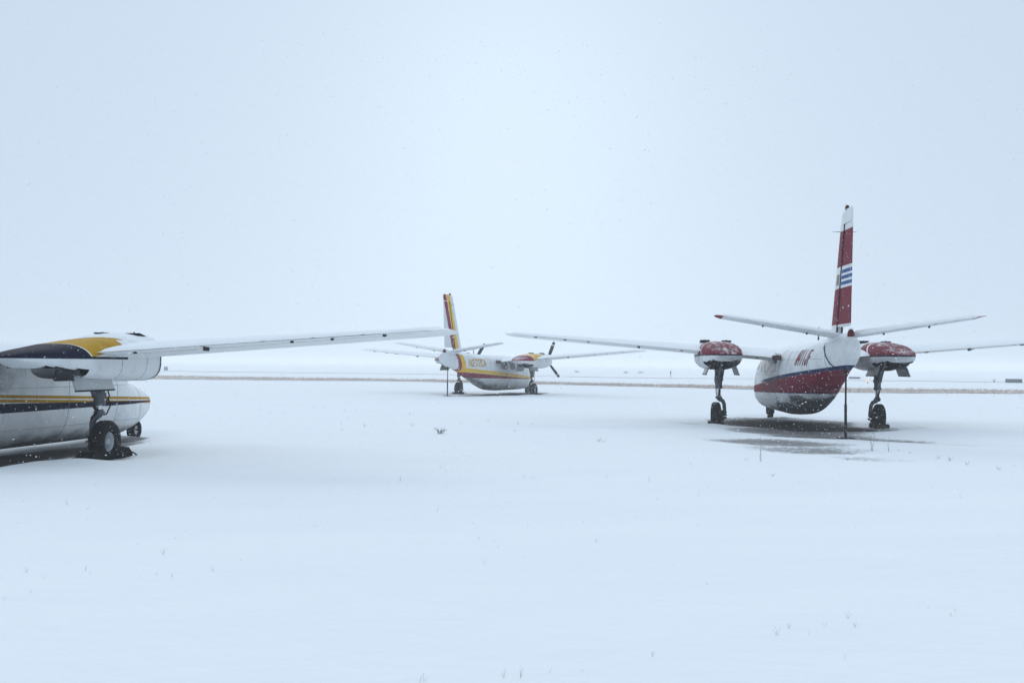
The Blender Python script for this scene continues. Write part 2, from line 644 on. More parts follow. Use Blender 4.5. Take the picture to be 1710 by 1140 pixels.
GRASS_N = [(-160, 96), (-60, 88), (-27.6, 80.7), (-7.35, 80.5), (3.2, 72.8), (13, 66), (18.1, 58.5), (28.7, 57.4), (60, 52), (130, 40)]
GRASS_F = [(-160, 122), (-60, 108), (-32.4, 97), (-7.4, 88.5), (3.4, 79.5), (13.7, 73), (20.5, 67.5), (31.8, 66), (64, 60), (136, 48)]
M['verge'] = material('grassy_verge', lambda g: g.mix(g.smooth(g.noise(0.9, 5, 0.7, stretch=(0.5, 1.2, 1)), 0.34, 0.60), (0.76, 0.74, 0.73), (0.55, 0.455, 0.40)), 0.95)
strip_sheet('grass_verge', GRASS_N, GRASS_F, 0.155, M['verge'], 7.0)


# ------------------------------------------------------------------ liveries (paint follows body x, z in metres)
CRIMSON, BLUE, DKBLUE = (0.165, 0.008, 0.030), (0.02, 0.09, 0.28), (0.008, 0.024, 0.09)
MAROON, YELLOW = (0.24, 0.018, 0.055), (0.74, 0.46, 0.035)
NAVY, GOLD = (0.004, 0.007, 0.026), (0.38, 0.21, 0.012)


def fus_red(g):
    X, Y, Z = g.xyz()
    c = WHITE
    blue = g.over(Z, 1.095 - 0.0589 * X) * g.over(1.172 - 0.0572 * X, Z) * g.over(1.2, X, 0.5)
    red = g.over(Z, 0.815 - 0.0195 * X) * g.over(1.095 - 0.0589 * X, Z)
    c = g.mix(red, c, CRIMSON)
    c = g.mix(g.over(Z, 0.800 - 0.0195 * X) * g.over(0.817 - 0.0195 * X, Z), c, DKBLUE)
    c = g.mix(blue, c, DKBLUE)
    c = weather(g, c, 0.38, 0.06, 0.34)
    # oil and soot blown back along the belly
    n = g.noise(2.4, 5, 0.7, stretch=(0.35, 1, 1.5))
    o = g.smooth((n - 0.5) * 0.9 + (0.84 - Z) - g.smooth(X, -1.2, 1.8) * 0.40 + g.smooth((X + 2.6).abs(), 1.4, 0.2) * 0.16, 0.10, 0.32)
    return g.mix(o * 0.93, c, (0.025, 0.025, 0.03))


def fus_maroon(g):
    X, Y, Z = g.xyz()
    ym = 0.945 - 0.0555 * g.math('MINIMUM', X, 0.0) - 0.037 * g.math('MAXIMUM', X, 0.0)
    yt = 1.118 - 0.0595 * X
    left = -4.12 - 0.48 * Z                 # aft edge of the band that climbs to the fin
    mar_h = g.over(Z, 0.853 - 0.0155 * X) * g.over(ym, Z) * g.over(X, left + 0.1)
    yel_h = g.over(Z, ym) * g.over(yt, Z) * g.over(X, left + 0.27)
    line = g.over(0.010, (Z - ym - 0.055).abs(), 0.003) * g.over(X, -4.0)
    up = g.over(Z, ym - 0.02)
    mar_v = g.over(X, left) * g.over(left + 0.27, X) * up
    yel_v = g.over(X, left + 0.27) * g.over(left + 0.60, X) * up
    c = g.mix(g.math('MAXIMUM', yel_h, yel_v), WHITE, YELLOW)
    c = g.mix(line * yel_h, c, (0.62, 0.55, 0.45))
    c = g.mix(g.math('MAXIMUM', mar_h, mar_v), c, MAROON)
    c = weather(g, c, 0.25, 0.55, 0.2)
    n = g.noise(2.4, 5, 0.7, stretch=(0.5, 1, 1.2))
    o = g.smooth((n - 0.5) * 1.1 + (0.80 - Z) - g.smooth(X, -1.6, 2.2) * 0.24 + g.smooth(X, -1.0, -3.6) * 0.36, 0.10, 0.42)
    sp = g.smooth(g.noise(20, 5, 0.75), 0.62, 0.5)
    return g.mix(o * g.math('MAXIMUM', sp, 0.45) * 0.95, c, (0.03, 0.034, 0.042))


def fus_navy(g):
    X, Y, Z = g.xyz()
    t = 1.134 - 0.037 * X
    c = WHITE
    gold = g.over(Z, t - 0.118) * g.over(t, Z) * g.over((Z - t + 0.059).abs(), 0.009, 0.003)
    navy = g.over(Z, 0.876 + 0.003 * X) * g.over(1.009 - 0.022 * X, Z)
    c = g.mix(gold, c, GOLD)
    c = g.mix(navy, c, NAVY)
    c = weather(g, c, 0.35, 0.05, 0.40)
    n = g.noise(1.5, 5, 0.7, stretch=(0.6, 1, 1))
    o = g.smooth((n - 0.5) * 0.7 + (0.60 - Z), 0.06, 0.36)  # belly oil grime, deepened to paint in the shade under the fuselage
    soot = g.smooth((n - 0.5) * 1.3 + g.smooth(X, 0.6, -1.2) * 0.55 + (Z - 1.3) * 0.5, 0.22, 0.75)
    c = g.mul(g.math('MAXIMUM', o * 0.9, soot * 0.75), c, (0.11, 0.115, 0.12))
    return c


def nac_paint(kind):
    def f(g):
        X, Y, Z = g.xyz()
        top = g.over(Z, 1.715)
        edge = g.over(Z, 1.700) * g.over(1.735, Z)
        if kind == 'red':
            b = g.over(-0.15 + 0.3 * (Z - 1.9), X)
            sw = g.over(0.05, (X + 0.75 - 1.6 * (Z - 1.9)).abs())
            c = g.mix(top * b, WHITE, CRIMSON)
            c = g.mix(top * sw, c, (0.75, 0.75, 0.76))
            c = g.mix(edge, c, (0.02, 0.02, 0.04))
            return weather(g, c, 0.5, 0.05, 0.3, 0.10)
        a = {'maroon': (MAROON, YELLOW), 'navy': (NAVY, (0.50, 0.285, 0.012))}[kind]
        s = X + 1.10 + 1.1 * (Z - 1.72)
        c = g.mix(top, WHITE, a[0])
        c = g.mix(top * g.over(s, 0.0) , c, (0.7, 0.7, 0.66))
        c = g.mix(top * g.over(s, 0.035), c, a[1])
        c = g.mix(top * g.over(1.72 + 0.215 * (X + 1.08), Z) * g.over(s, 0.0), c, WHITE)
        if kind == 'navy':
            c = g.mix(edge * g.over(-0.2, X), c, NAVY)
        return weather(g, c, 0.30, 0.03 if kind == 'navy' else 0.3, 0.3, 0.0 if kind == 'navy' else 0.25)
    return f


def fin_paint(kind):
    def f(g):
        X, Y, Z = g.xyz()
        hinge = -4.70 - 0.304 * (Z - 2.1)
        lead = -3.92 - 0.42 * (Z - 2.05)
        if kind == 'red':
            tl = Z + 0.0
            red = g.over(tl, 2.32) * g.over(4.18, tl) * g.over(lead - 0.14, X)
            c = g.mix(red, WHITE, CRIMSON)
            band = g.over(tl, 3.05) * g.over(3.48, tl)
            c = g.mix(band, c, WHITE)
            for z0 in (3.103, 3.221, 3.339):
                c = g.mix(g.over(tl, z0) * g.over(z0 + 0.07, tl) * g.over(hinge - 0.05, X), c, BLUE)
            return weather(g, c, 0.25, 0.02, 0.2)
        if kind == 'maroon':
            left = -5.98 + 0.40 * (4.6 - Z)
            c = g.mix(g.over(X, left) * g.over(left + 0.29, X), WHITE, MAROON)
            c = g.mix(g.over(X, left + 0.31) * g.over(left + 0.64, X), c, YELLOW)
            return weather(g, c, 0.15, 0.4, 0.12)
        c = g.mix(g.over(Z, 2.6) * g.over(4.2, Z) * g.over(hinge, X), WHITE, NAVY)
        return weather(g, c, 0.25, 0.2, 0.2)
    return f


def stab_paint(kind):
    def f(g):
        X, Y, Z = g.xyz()
        c = WHITE
        if kind == 'red':
            c = g.mix(g.over(Y.abs(), 2.44), c, (0.22, 0.035, 0.045))
        return weather(g, c, 0.25, 0.2, 0.1)
    return f


LIV = {
    'red': dict(fus=fus_red, reg="N411JF"),
    'maroon': dict(fus=fus_maroon, reg="N272CA"),
    'navy': dict(fus=fus_navy, reg=None),
}

FUS_ST = [(4.60, .85, .87, .02), (4.56, .755, .965, .13), (4.42, .66, 1.05, .245), (4.15, .535, 1.14, .36), (3.8, .415, 1.23, .465),
          (3.45, .335, 1.325, .56), (3.2, .295, 1.42, .615), (2.75, .28, 1.68, .655), (2.3, .275, 1.85, .67), (1.6, .27, 1.92, .68),
          (0, .27, 1.94, .68), (-1, .315, 1.95, .67), (-1.8, .485, 1.955, .63), (-3, .84, 1.985, .52), (-4.3, 1.2, 2.05, .36),
          (-5, 1.345, 2.08, .265), (-5.5, 1.44, 2.075, .205), (-5.8, 1.535, 2.05, .165), (-6.03, 1.65, 1.95, .115), (-6.12, 1.74, 1.87, .06)]
FUS = Body(FUS_ST, 2.55)
NAC_ST = [(-2.42, 1.71, 1.74, .15), (-2.2, 1.645, 1.80, .25), (-1.75, 1.525, 1.91, .395), (-1.1, 1.405, 2.02, .48), (-.2, 1.365, 2.075, .50),
          (.6, 1.365, 2.07, .495), (1.15, 1.40, 2.04, .47), (1.5, 1.45, 1.98, .41), (1.7, 1.52, 1.92, .31), (1.76, 1.60, 1.86, .22)]


# ---- wings
def foil(c, t, camber, upper):
    """NACA-like ordinate at chord fraction c"""
    yt = 5 * t * (0.2969 * math.sqrt(max(c, 0)) - 0.126 * c - 0.3516 * c * c + 0.2843 * c ** 3 - 0.1036 * c ** 4)
    p = 0.3
    yc = camber / p ** 2 * (2 * p * c - c * c) if c < p else camber / (1 - p) ** 2 * (1 - 2 * p + 2 * p * c - c * c)
    return yc + (yt if upper else -yt)


class Wing:
    TIP = 7.38
    slope = 0.0862
    def sec(self, y):
        k = np.clip((y - 0.6) / (self.TIP - 0.6), 0, 1)
        xl = 1.26 - 0.52 * k
        xt = -1.31 + 0.85 * k
        inc = R(2.0 - 2.8 * k)
        zt = 1.655 + self.slope * (y - 0.6)
        return xl, xt, inc, zt, 0.115 - 0.03 * k

    def pt(self, y, c, upper, off=0.0, drop=0.0):
        """drop: thickness scale at tips"""
        xl, xt, inc, zt, t = self.sec(y)
        ch = xl - xt
        yo = foil(c, t * (1 - drop), 0.015, upper)
        x = xt + (1 - c) * ch * math.cos(inc)
        z = zt + (1 - c) * ch * math.sin(inc) + yo * ch + (off if upper else -off)
        return x, z


WG = Wing()


def wing_ring(y, c0, c1, sgn, n=12, shrink=0.0, blunt=True):
    cs = [c0 + (c1 - c0) * (1 - math.cos(math.pi * i / n)) / 2 for i in range(n + 1)]
    up = [WG.pt(y, c, True, drop=shrink) for c in cs]
    lo = [WG.pt(y, c, False, drop=shrink) for c in cs]
    ring = up + lo[::-1]
    return [(x, sgn * y, z) for x, z in ring]


def noise_off(seed, base, amp, cut=-9):
    f = lump(seed)
    return lambda u, v: max(base + amp * f(u, v), -0.012)


def build_wing(root, kind, s, dz, snow):
    mw = M['wing_' + kind]
    WG.slope = 0.0735 if kind == 'navy' else 0.0862
    w = MB()
    ys = [0.3, 0.7, 1.4, 2.0, 2.6, 3.5, 4.5, 5.5, 6.4, 6.9]
    w.loft([wing_ring(y, 0, 0.735, s) for y in ys])
    wing = w.build('wing', mw, root, loc=(0, 0, dz))
    # tip: full chord, rounded off
    t = MB()
    t.loft([wing_ring(6.905, 0, 1, s), wing_ring(7.15, 0.0, 1, s, shrink=0.05), wing_ring(7.30, 0.03, 0.985, s, shrink=0.35),
            wing_ring(7.38, 0.10, 0.95, s, shrink=0.85)])
    t.build('wing_tip', mw, wing)
    # rear strip outboard of the aileron
    for nm, a, b in (('flap', 0.72, 1.49), ('flap', 2.51, 3.93), ('aileron', 3.97, 6.52), ('trailing_edge', 6.55, 6.895)):
        m = MB()
        m.loft([wing_ring(y, 0.752, 1.0, s, n=6) for y in np.linspace(a, b, 5)])
        m.build(nm, mw, wing)
    # hinge brackets and the flap track below the trailing edge
    for yb, L, drop in ((3.95, 0.16, 0.06), (5.2, 0.09, 0.028), (5.78, 0.08, 0.028), (6.53, 0.09, 0.03), (2.9, 0.08, 0.025), (1.1, 0.08, 0.03)):
        x, z = WG.pt(yb, 0.86, False)
        m = MB()
        m.box((x, s * yb, z - drop * 0.4), (L, 0.025, drop), None, 0.006)
        m.tube([(x - L * 0.3, s * yb, z - drop * 0.6), (x - L * 0.9, s * (yb + 0.05), z - drop * 0.2)], 0.011, 6)
        m.build('hinge_bracket', M['dark_metal'], wing)
    for yb in (4.9, 5.6, 6.3):
        x, z = WG.pt(yb, 1.0, True)
        m = MB().tube([(x + 0.02, s * yb, z + 0.004), (x - 0.16, s * yb, z - 0.01)], 0.004, 5)
        m.build('static_wick', M['black'], wing)
    for a, b in ((0.72, 1.49), (2.51, 3.93), (3.97, 6.52)):
        pts = []
        for yy in np.linspace(a, b, 9):
            x, z = WG.pt(yy, 0.995, False)
            pts.append((x, s * yy, z - 0.002))
        MB().tube(pts, 0.004, 5).build('edge_strip', M['seam'], wing)
        pts = []
        for yy in np.linspace(a, b, 9):
            x, z = WG.pt(yy, 0.744, False)
            pts.append((x, s * yy, z + 0.002))
        MB().tube(pts, 0.004, 5).build('hinge_gap', M['seam'], wing)
    # snow lying on the wing
    for si, (ya, yb) in enumerate(((0.66, 1.52), (2.46, 7.2))):
        fo = lump(100 + si + (7 if s > 0 else 0) + len(kind))
        def P(u, v, e, ya=ya, yb=yb):
            y = ya + (yb - ya) * u
            x, z = WG.pt(y, 0.05 + 0.925 * v, True, e)
            return (x, s * y, z)
        V, F = sheet(P, 90 if si else 24, 16, lambda u, v: snow * (1.0 + 0.8 * fo(u, v)) * min(1, 9 * v, 14 * (1 - v)) )
        obj('snow_cover', V, F, M['snow'], wing)
    return wing


def build_nacelle(root, kind, s, dz, has_engine, has_prop):
    low = {-2.2: 1.785, -1.75: 1.85, -1.1: 1.94, -.2: 2.03}
    nst = [(x, b_, low.get(x, t_), w_) for x, b_, t_, w_ in NAC_ST] if kind == 'navy' else NAC_ST
    nb = Body(nst, 3.2 if kind == 'navy' else 2.75, s * 1.98)
    front = 1.755 if has_engine else 0.78
    xs = np.unique(np.concatenate([np.linspace(-2.42, front, 46), [-1.92, -0.40]]))
    m = MB()
    bay = lambda c: -1.92 < c[0] < -0.40 and c[2] < 1.56 + 0.10 * max(0, -1.5 - c[0]) and abs(c[1] - s * 1.98) < (0.30 if c[0] > -1.15 else 0.49)
    m.loft(nb.rings(xs, 44), True, has_engine, skip=bay)
    nac = m.build('nacelle', M['nac_' + kind], root, loc=(0, 0, dz))
    b = MB()
    cy = s * 1.98
    for c, sz in (((-1.15, cy, 1.70), (1.50, 0.56, 0.02)), ((-0.39, cy, 1.58), (0.02, 0.56, 0.22)), ((-1.90, cy, 1.67), (0.02, 0.50, 0.05)),
                  ((-1.15, cy - 0.28, 1.63), (1.48, 0.02, 0.12)), ((-1.15, cy + 0.28, 1.63), (1.48, 0.02, 0.12))):
        b.box(c, sz)
    for k in range(3):
        b.tube([(-1.8, cy - 0.15 + 0.15 * k, 1.66), (-0.45, cy - 0.15 + 0.15 * k, 1.63)], 0.02, 6)
    b.build('gear_bay', M['bay'], nac)
    if not has_engine:
        r = [nb.pt(front - 0.02, 2 * math.pi * j / 44) for j in range(44)]
        V = r + [tuple(np.mean(np.array(r), 0))]
        obj('firewall', V, [(44, j, (j + 1) % 44) for j in range(44)], M['grey_metal'], nac)
        f = MB()
        f.tube([(front - 0.02, s * 2.3, 1.50), (front + 0.10, s * 2.33, 1.48), (front + 0.15, s * 2.33, 1.54)], 0.022, 6)
        f.build('engine_mount_stub', M['black'], nac)
        rim = [[nb.pt(front + dx, 2 * math.pi * j / 44, o) for j in range(44)] for dx, o in ((-0.03, 0.006), (0.008, 0.006), (0.008, -0.02))]
        MB().loft(rim, False, False).build('cowl_rim', M['dark_metal'], nac)
    else:
        for dy in (-1, 1):
            it = MB()
            ring = [(1.755 + 0.004, s * 1.98 + dy * 0.14 + 0.07 * math.cos(t), 1.66 + 0.05 * math.sin(t)) for t in np.linspace(0, 2 * math.pi, 16, endpoint=False)]
            it.add(ring, [tuple(range(16))])
            it.build('air_intake', M['bay'], nac)
    # open cowl flaps on top
    for k, yo in enumerate((-0.27, 0.27)):
        x0, z0 = 0.50, nb.sec(0.50)[0] + nb.sec(0.50)[1] - 0.03
        ang = R(13 + 3 * k)
        c = (x0 - 0.10 * math.cos(ang), s * 1.98 + yo, z0 + 0.02 + 0.10 * math.sin(ang))
        f = MB()
        f.box(c, (0.21, 0.25, 0.016), Matrix.Rotation(ang, 3, 'Y'), 0.005)
        f.tube([(x0 - 0.16, s * 1.98 + yo, z0 - 0.03), (x0 - 0.15, s * 1.98 + yo, z0 + 0.09)], 0.012, 6)
        f.build('cowl_flap', M['black'], nac)
    # seams round the cowling
    for x in (-0.35, 0.35) if not has_engine else (-0.35, 0.45, 1.15):
        r = [[nb.pt(x + dx, a, o) for a in np.linspace(-2.0, 1.0 if s > 0 else 5.2, 30)] for dx, o in ((-0.006, -0.004), (-0.004, 0.003), (0.004, 0.003), (0.006, -0.004))]
        V = [p for q in r for p in q]; n = 30
        F = [(i * n + j, i * n + j + 1, (i + 1) * n + j + 1, (i + 1) * n + j) for i in range(3) for j in range(n - 1)]
        obj('panel_seam', V, F, M['grey_metal'], nac)
    # gear doors
    for side in (-1, 1):
        if kind == 'navy' and side != s:
            continue
        y = cy + side * 0.30
        d = MB()
        d.box((-0.86, y + side * 0.05, 1.355), (0.98, 0.018, 0.23), Matrix.Rotation(side * R(20), 3, 'X'), 0.004)
        d.build('gear_door', M['nacw_' + kind], nac)
        e = MB(); e.box((-0.86, y + side * 0.088, 1.249), (0.985, 0.026, 0.02), Matrix.Rotation(side * R(20), 3, 'X'), .004)
        e.build('door_seal', M['black'], nac)
        if kind != 'navy':
            continue
        d = MB()
        d.box((-1.60, y + side * 0.08, 1.475), (0.44, 0.02, 0.15), Matrix.Rotation(-side * R(7), 3, 'X'), 0.004)
        d.box((-1.60, y + side * 0.085, 1.405), (0.40, 0.05, 0.02), None, 0.004)
        d.build('rear_gear_door', M['dark_metal'], nac)
    # snow heaped on top between cowl and wing
    fo = lump(31 + (3 if s > 0 else 0) + len(kind))
    xa, xb = (-1.0, front - 0.06)
    def P(u, v, e):
        x = xa + (xb - xa) * u
        a = R(150) - R(120) * v
        return nb.pt(x, a, e)
    def th(u, v):
        keep = u - 0.50 + 0.3 * abs(v - 0.5) + 0.14 * fo(u, v)
        return -0.012 + max(0, min(1, keep * 5)) * 0.055 * (1 + 0.5 * fo(v, u))
    V, F = sheet(P, 40, 26, th)
    obj('snow_cover', V, F, M['snow'], nac)
    if has_prop:
        pr = MB()
        hub = (1.90, s * 1.98, 1.73)
        pr.lathe([(-0.16, 0.12), (-0.1, 0.15), (0.0, 0.15), (0.1, 0.13), (0.2, 0.09), (0.28, 0.04), (0.30, 0.005)], hub, 'x', 24)
        p = pr.build('propeller', M['white'], root, loc=(0, 0, dz))
        for k in range(3):
            a = R(21 if s < 0 else 33) + k * 2 * math.pi / 3       # clockwise from straight up, seen from behind
            rad = np.array((0, -math.sin(a), math.cos(a))); tan = np.array((0, -math.cos(a), -math.sin(a))); ax = np.array((1.0, 0, 0))
            def section(r, ch, tw, th):
                c0 = np.array(hub) + rad * r
                e1 = math.cos(tw) * tan + math.sin(tw) * ax; e2 = -math.sin(tw) * tan + math.cos(tw) * ax
                return [tuple(c0 + e1 * ch / 2 * math.cos(t) + e2 * th / 2 * math.sin(t)) for t in np.linspace(0, 2 * math.pi, 12, endpoint=False)]
            prof = [(0.10, .07, R(40), .06), (0.2, .10, R(36), .045), (0.35, .155, R(30), .035), (0.6, .17, R(24), .025), (0.82, .16, R(18), .018)]
            MBk = MB(); MBk.loft([section(*q) for q in prof])
            bl = MBk.build('blade', M['prop'], p)
            t1 = MB().loft([section(*q) for q in ((0.822, .16, R(18), .018), (0.885, .152, R(17), .016))])
            t1.build('tip_band', M['white'], bl)
            t2 = MB().loft([section(*q) for q in ((0.887, .152, R(17), .016), (0.98, .13, R(16), .013), (1.02, .07, R(16), .008))])
            t2.build('blade_tip', M['prop'], bl)
    return nac


def tyre_mesh(c, r, w, rim):
    """tyre with a grooved tread, turned about y"""
    h = w / 2
    prof = [(-h * .55, rim), (-h * .9, rim + .02), (-h, (r + rim) / 2), (-h * .93, r - .055), (-h * .74, r - .016), (-h * .55, r - .004)]
    tread = []
    for k in (-.42, -.14, .14, .42):
        tread += [(h * (k - .035), r), (h * (k - .03), r - .010), (h * (k + .03), r - .010), (h * (k + .035), r)]
    back = [(-a, q) for a, q in prof[::-1]]
    loop = prof + tread + back + [(prof[0][0], rim - .001)]
    n = 48; rings = []
    for a, q in loop:
        rings.append([(c[0] + q * math.cos(2 * math.pi * j / n), c[1] + a, c[2] + q * math.sin(2 * math.pi * j / n)) for j in range(n)])
    return MB().loft(rings, False, False)


def rim_mesh(c, rim, w, side):
    h = w / 2
    mb = MB()
    prof = [(side * h * .5, .012), (side * h * .62, .045), (side * h * .60, .055), (side * h * .25, .07), (side * h * .22, rim - .05), (side * h * .45, rim - .02), (side * h * .62, rim), (side * h * .58, rim + .012), (-side * h * .55, rim + .006), (-side * h * .5, .03)]
    mb.lathe(prof, c, 'y', 36)
    for k in range(9):
        t = 2 * math.pi * k / 9
        q = (c[0] + (rim - .052) * math.cos(t), c[1] + side * h * .26, c[2] + (rim - .052) * math.sin(t))
        mb.tube([q, (q[0], q[1] + side * .02, q[2])], .009, 6)
    return mb


def build_main_gear(root, kind, s, dz):
    y = s * 2.0
    g = MB()
    top = 1.60 + dz
    ys = s * 1.94
    g.tube([(-0.10, ys, top), (-0.09, ys, 1.25 + dz * .8), (-0.08, ys, 0.98 + dz * .5)], [.085, .09, .08], 14)
    g.tube([(-0.085, ys, 1.17 + dz * .8), (-0.085, ys, 1.10 + dz * .8)], .108, 14)
    g.tube([(-0.08, ys, 1.01 + dz * .5), (-0.08, ys, 0.94 + dz * .5)], .092, 14)
    g.tube([(-0.80, ys, 1.60 + dz), (-0.14, ys, 1.12 + dz * .8)], .032, 8)
    g.tube([(-0.35, ys + s * .13, 1.60 + dz), (-0.12, ys + s * .07, 1.12 + dz * .8)], .022, 8)
    g.tube([(-0.35, ys - s * .13, 1.60 + dz), (-0.12, ys - s * .07, 1.12 + dz * .8)], .022, 8)
    leg = g.build('main_gear', M['grey_metal'], root)
    MB().tube([(-0.08, ys, 0.97 + dz * .5), (-0.07, ys, 0.74)], .050, 14).build('oleo_piston', M['chrome'], leg)
    a = MB()
    pts = [(-0.07, ys, 0.82), (-0.065, ys, 0.745), (-0.05, s * 1.90, 0.715), (-0.04, s * 1.835, 0.68), (-0.02, s * 1.80, 0.60), (-0.01, s * 1.79, 0.48), (0, s * 1.79, 0.33)]
    a.tube(pts, [.062, .062, .055, .05, .047, .047, .055], 12)
    a.tube([(-0.07, ys, 0.79), (-0.07, ys, 0.75)], .085, 14)
    a.tube([(0, s * 1.77, 0.325), (0, s * 2.04, 0.325)], .032, 10)
    a.tube([(-0.16, s * 1.93, 0.80), (-0.06, s * 1.93, 0.77)], .016, 6)
    a.build('wheel_arm', M['grey_metal'], leg)
    t = MB()
    t.box((-0.19, ys, 0.88 + dz * .3), (0.20, 0.045, 0.022), Matrix.Rotation(R(42), 3, 'Y'), .004)
    t.box((-0.19, ys, 0.77 + dz * .2), (0.20, 0.045, 0.022), Matrix.Rotation(R(-38), 3, 'Y'), .004)
    t.build('torque_link', M['dark_metal'], leg)
    h = MB()
    h.tube([(0.02, ys + s * .05, 1.05 + dz * .5), (0.09, ys + s * .05, 0.98), (0.16, ys + s * .04, 0.86), (0.13, ys, 0.74), (0.02, s * 1.86, 0.70), (-0.02, s * 1.80, 0.55)], .011, 6)
    h.tube([(-0.02, ys + s * .08, 1.30 + dz), (0.05, ys + s * .09, 1.12 + dz * .8), (0.02, ys + s * .06, 1.0 + dz * .5)], .012, 6)
    h.build('brake_hose', M['black'], leg)
    b = MB()
    b.lathe([(-s * .05, .02), (-s * .05, .12), (-s * .02, .13), (s * .05, .13), (s * .05, .02)], (0, s * 1.885, 0.325), 'y', 24)
    for k in range(3):
        t_ = R(70 + 60 * k)
        b.box((-0.11 * math.sin(t_), s * 1.84, 0.325 + 0.11 * math.cos(t_)), (.07, .09, .07), None, .01)
    for k in range(4):
        t_ = R(20 + 70 * k)
        p0 = (-0.08 * math.sin(t_), s * 1.80, 0.325 + 0.08 * math.cos(t_))
        b.tube([p0, (p0[0], s * 1.73, p0[2])], .014, 6)
    b.build('brake', M['dark_metal'], leg)
    ty = tyre_mesh((0, y, 0.325), 0.325, 0.225, 0.15).build('tyre', M['rubber'], leg)
    rim_mesh((0, y, 0.325), 0.148, 0.20, s).build('wheel_rim', M['rim'], leg)
    return leg


def build_nose_gear(root, dz):
    x = 4.26
    g = MB()
    g.tube([(x - .16, 0, 0.75 + dz), (x - .06, 0, 0.50)], .045, 12)
    g.tube([(x - .07, 0, 0.53), (x - .05, 0, 0.46)], .06, 12)
    for s in (-1, 1):
        g.tube([(x - .05, 0, 0.47), (x - .03, s * .09, 0.455), (x - .01, s * .10, 0.33), (x, s * .10, 0.205)], .024, 8)
    g.tube([(x, -.115, .205), (x, .115, .205)], .02, 8)
    leg = g.build('nose_gear', M['dark_metal'], root)
    tyre_mesh((x, 0, .205), .205, .145, .085).build('tyre', M['rubber'], leg)
    rim_mesh((x, 0, .205), .083, .13, -1).build('wheel_rim', M['rim'], leg)
    rim_mesh((x, 0, .205), .083, .126, 1).build('wheel_rim', M['rim'], leg)
    return leg


def fin_ring(z, xa, xb, th, n=9):
    """symmetric section from leading x xa to trailing x xb"""
    out = []
    cs = [(1 - math.cos(math.pi * i / n)) / 2 for i in range(n + 1)]
    hw = lambda c: th * (0.62 * math.sqrt(c) * (1 - c) ** 0.8 * 1.6 + 0.004)
    out += [(xa + (xb - xa) * c, hw(c), z) for c in cs]
    out += [(xa + (xb - xa) * c, -hw(c), z) for c in cs[::-1]]
    return out


def fin_lead(z): return -3.92 - 0.42 * (z - 2.05) - 0.05 * max(0, z - 4.3)
def fin_hinge(z): return -4.70 - 0.304 * (z - 2.1)
def fin_trail(z): return -5.73 - 0.085 * (z - 2.3)


def wedge_ring(z, xa, xb, wa, wb, n=3):
    return [(xa, wa, z), (xa + (xb - xa) * .5, (wa + wb) / 2, z), (xb, wb, z), (xb, -wb, z), (xa + (xb - xa) * .5, -(wa + wb) / 2, z), (xa, -wa, z)]


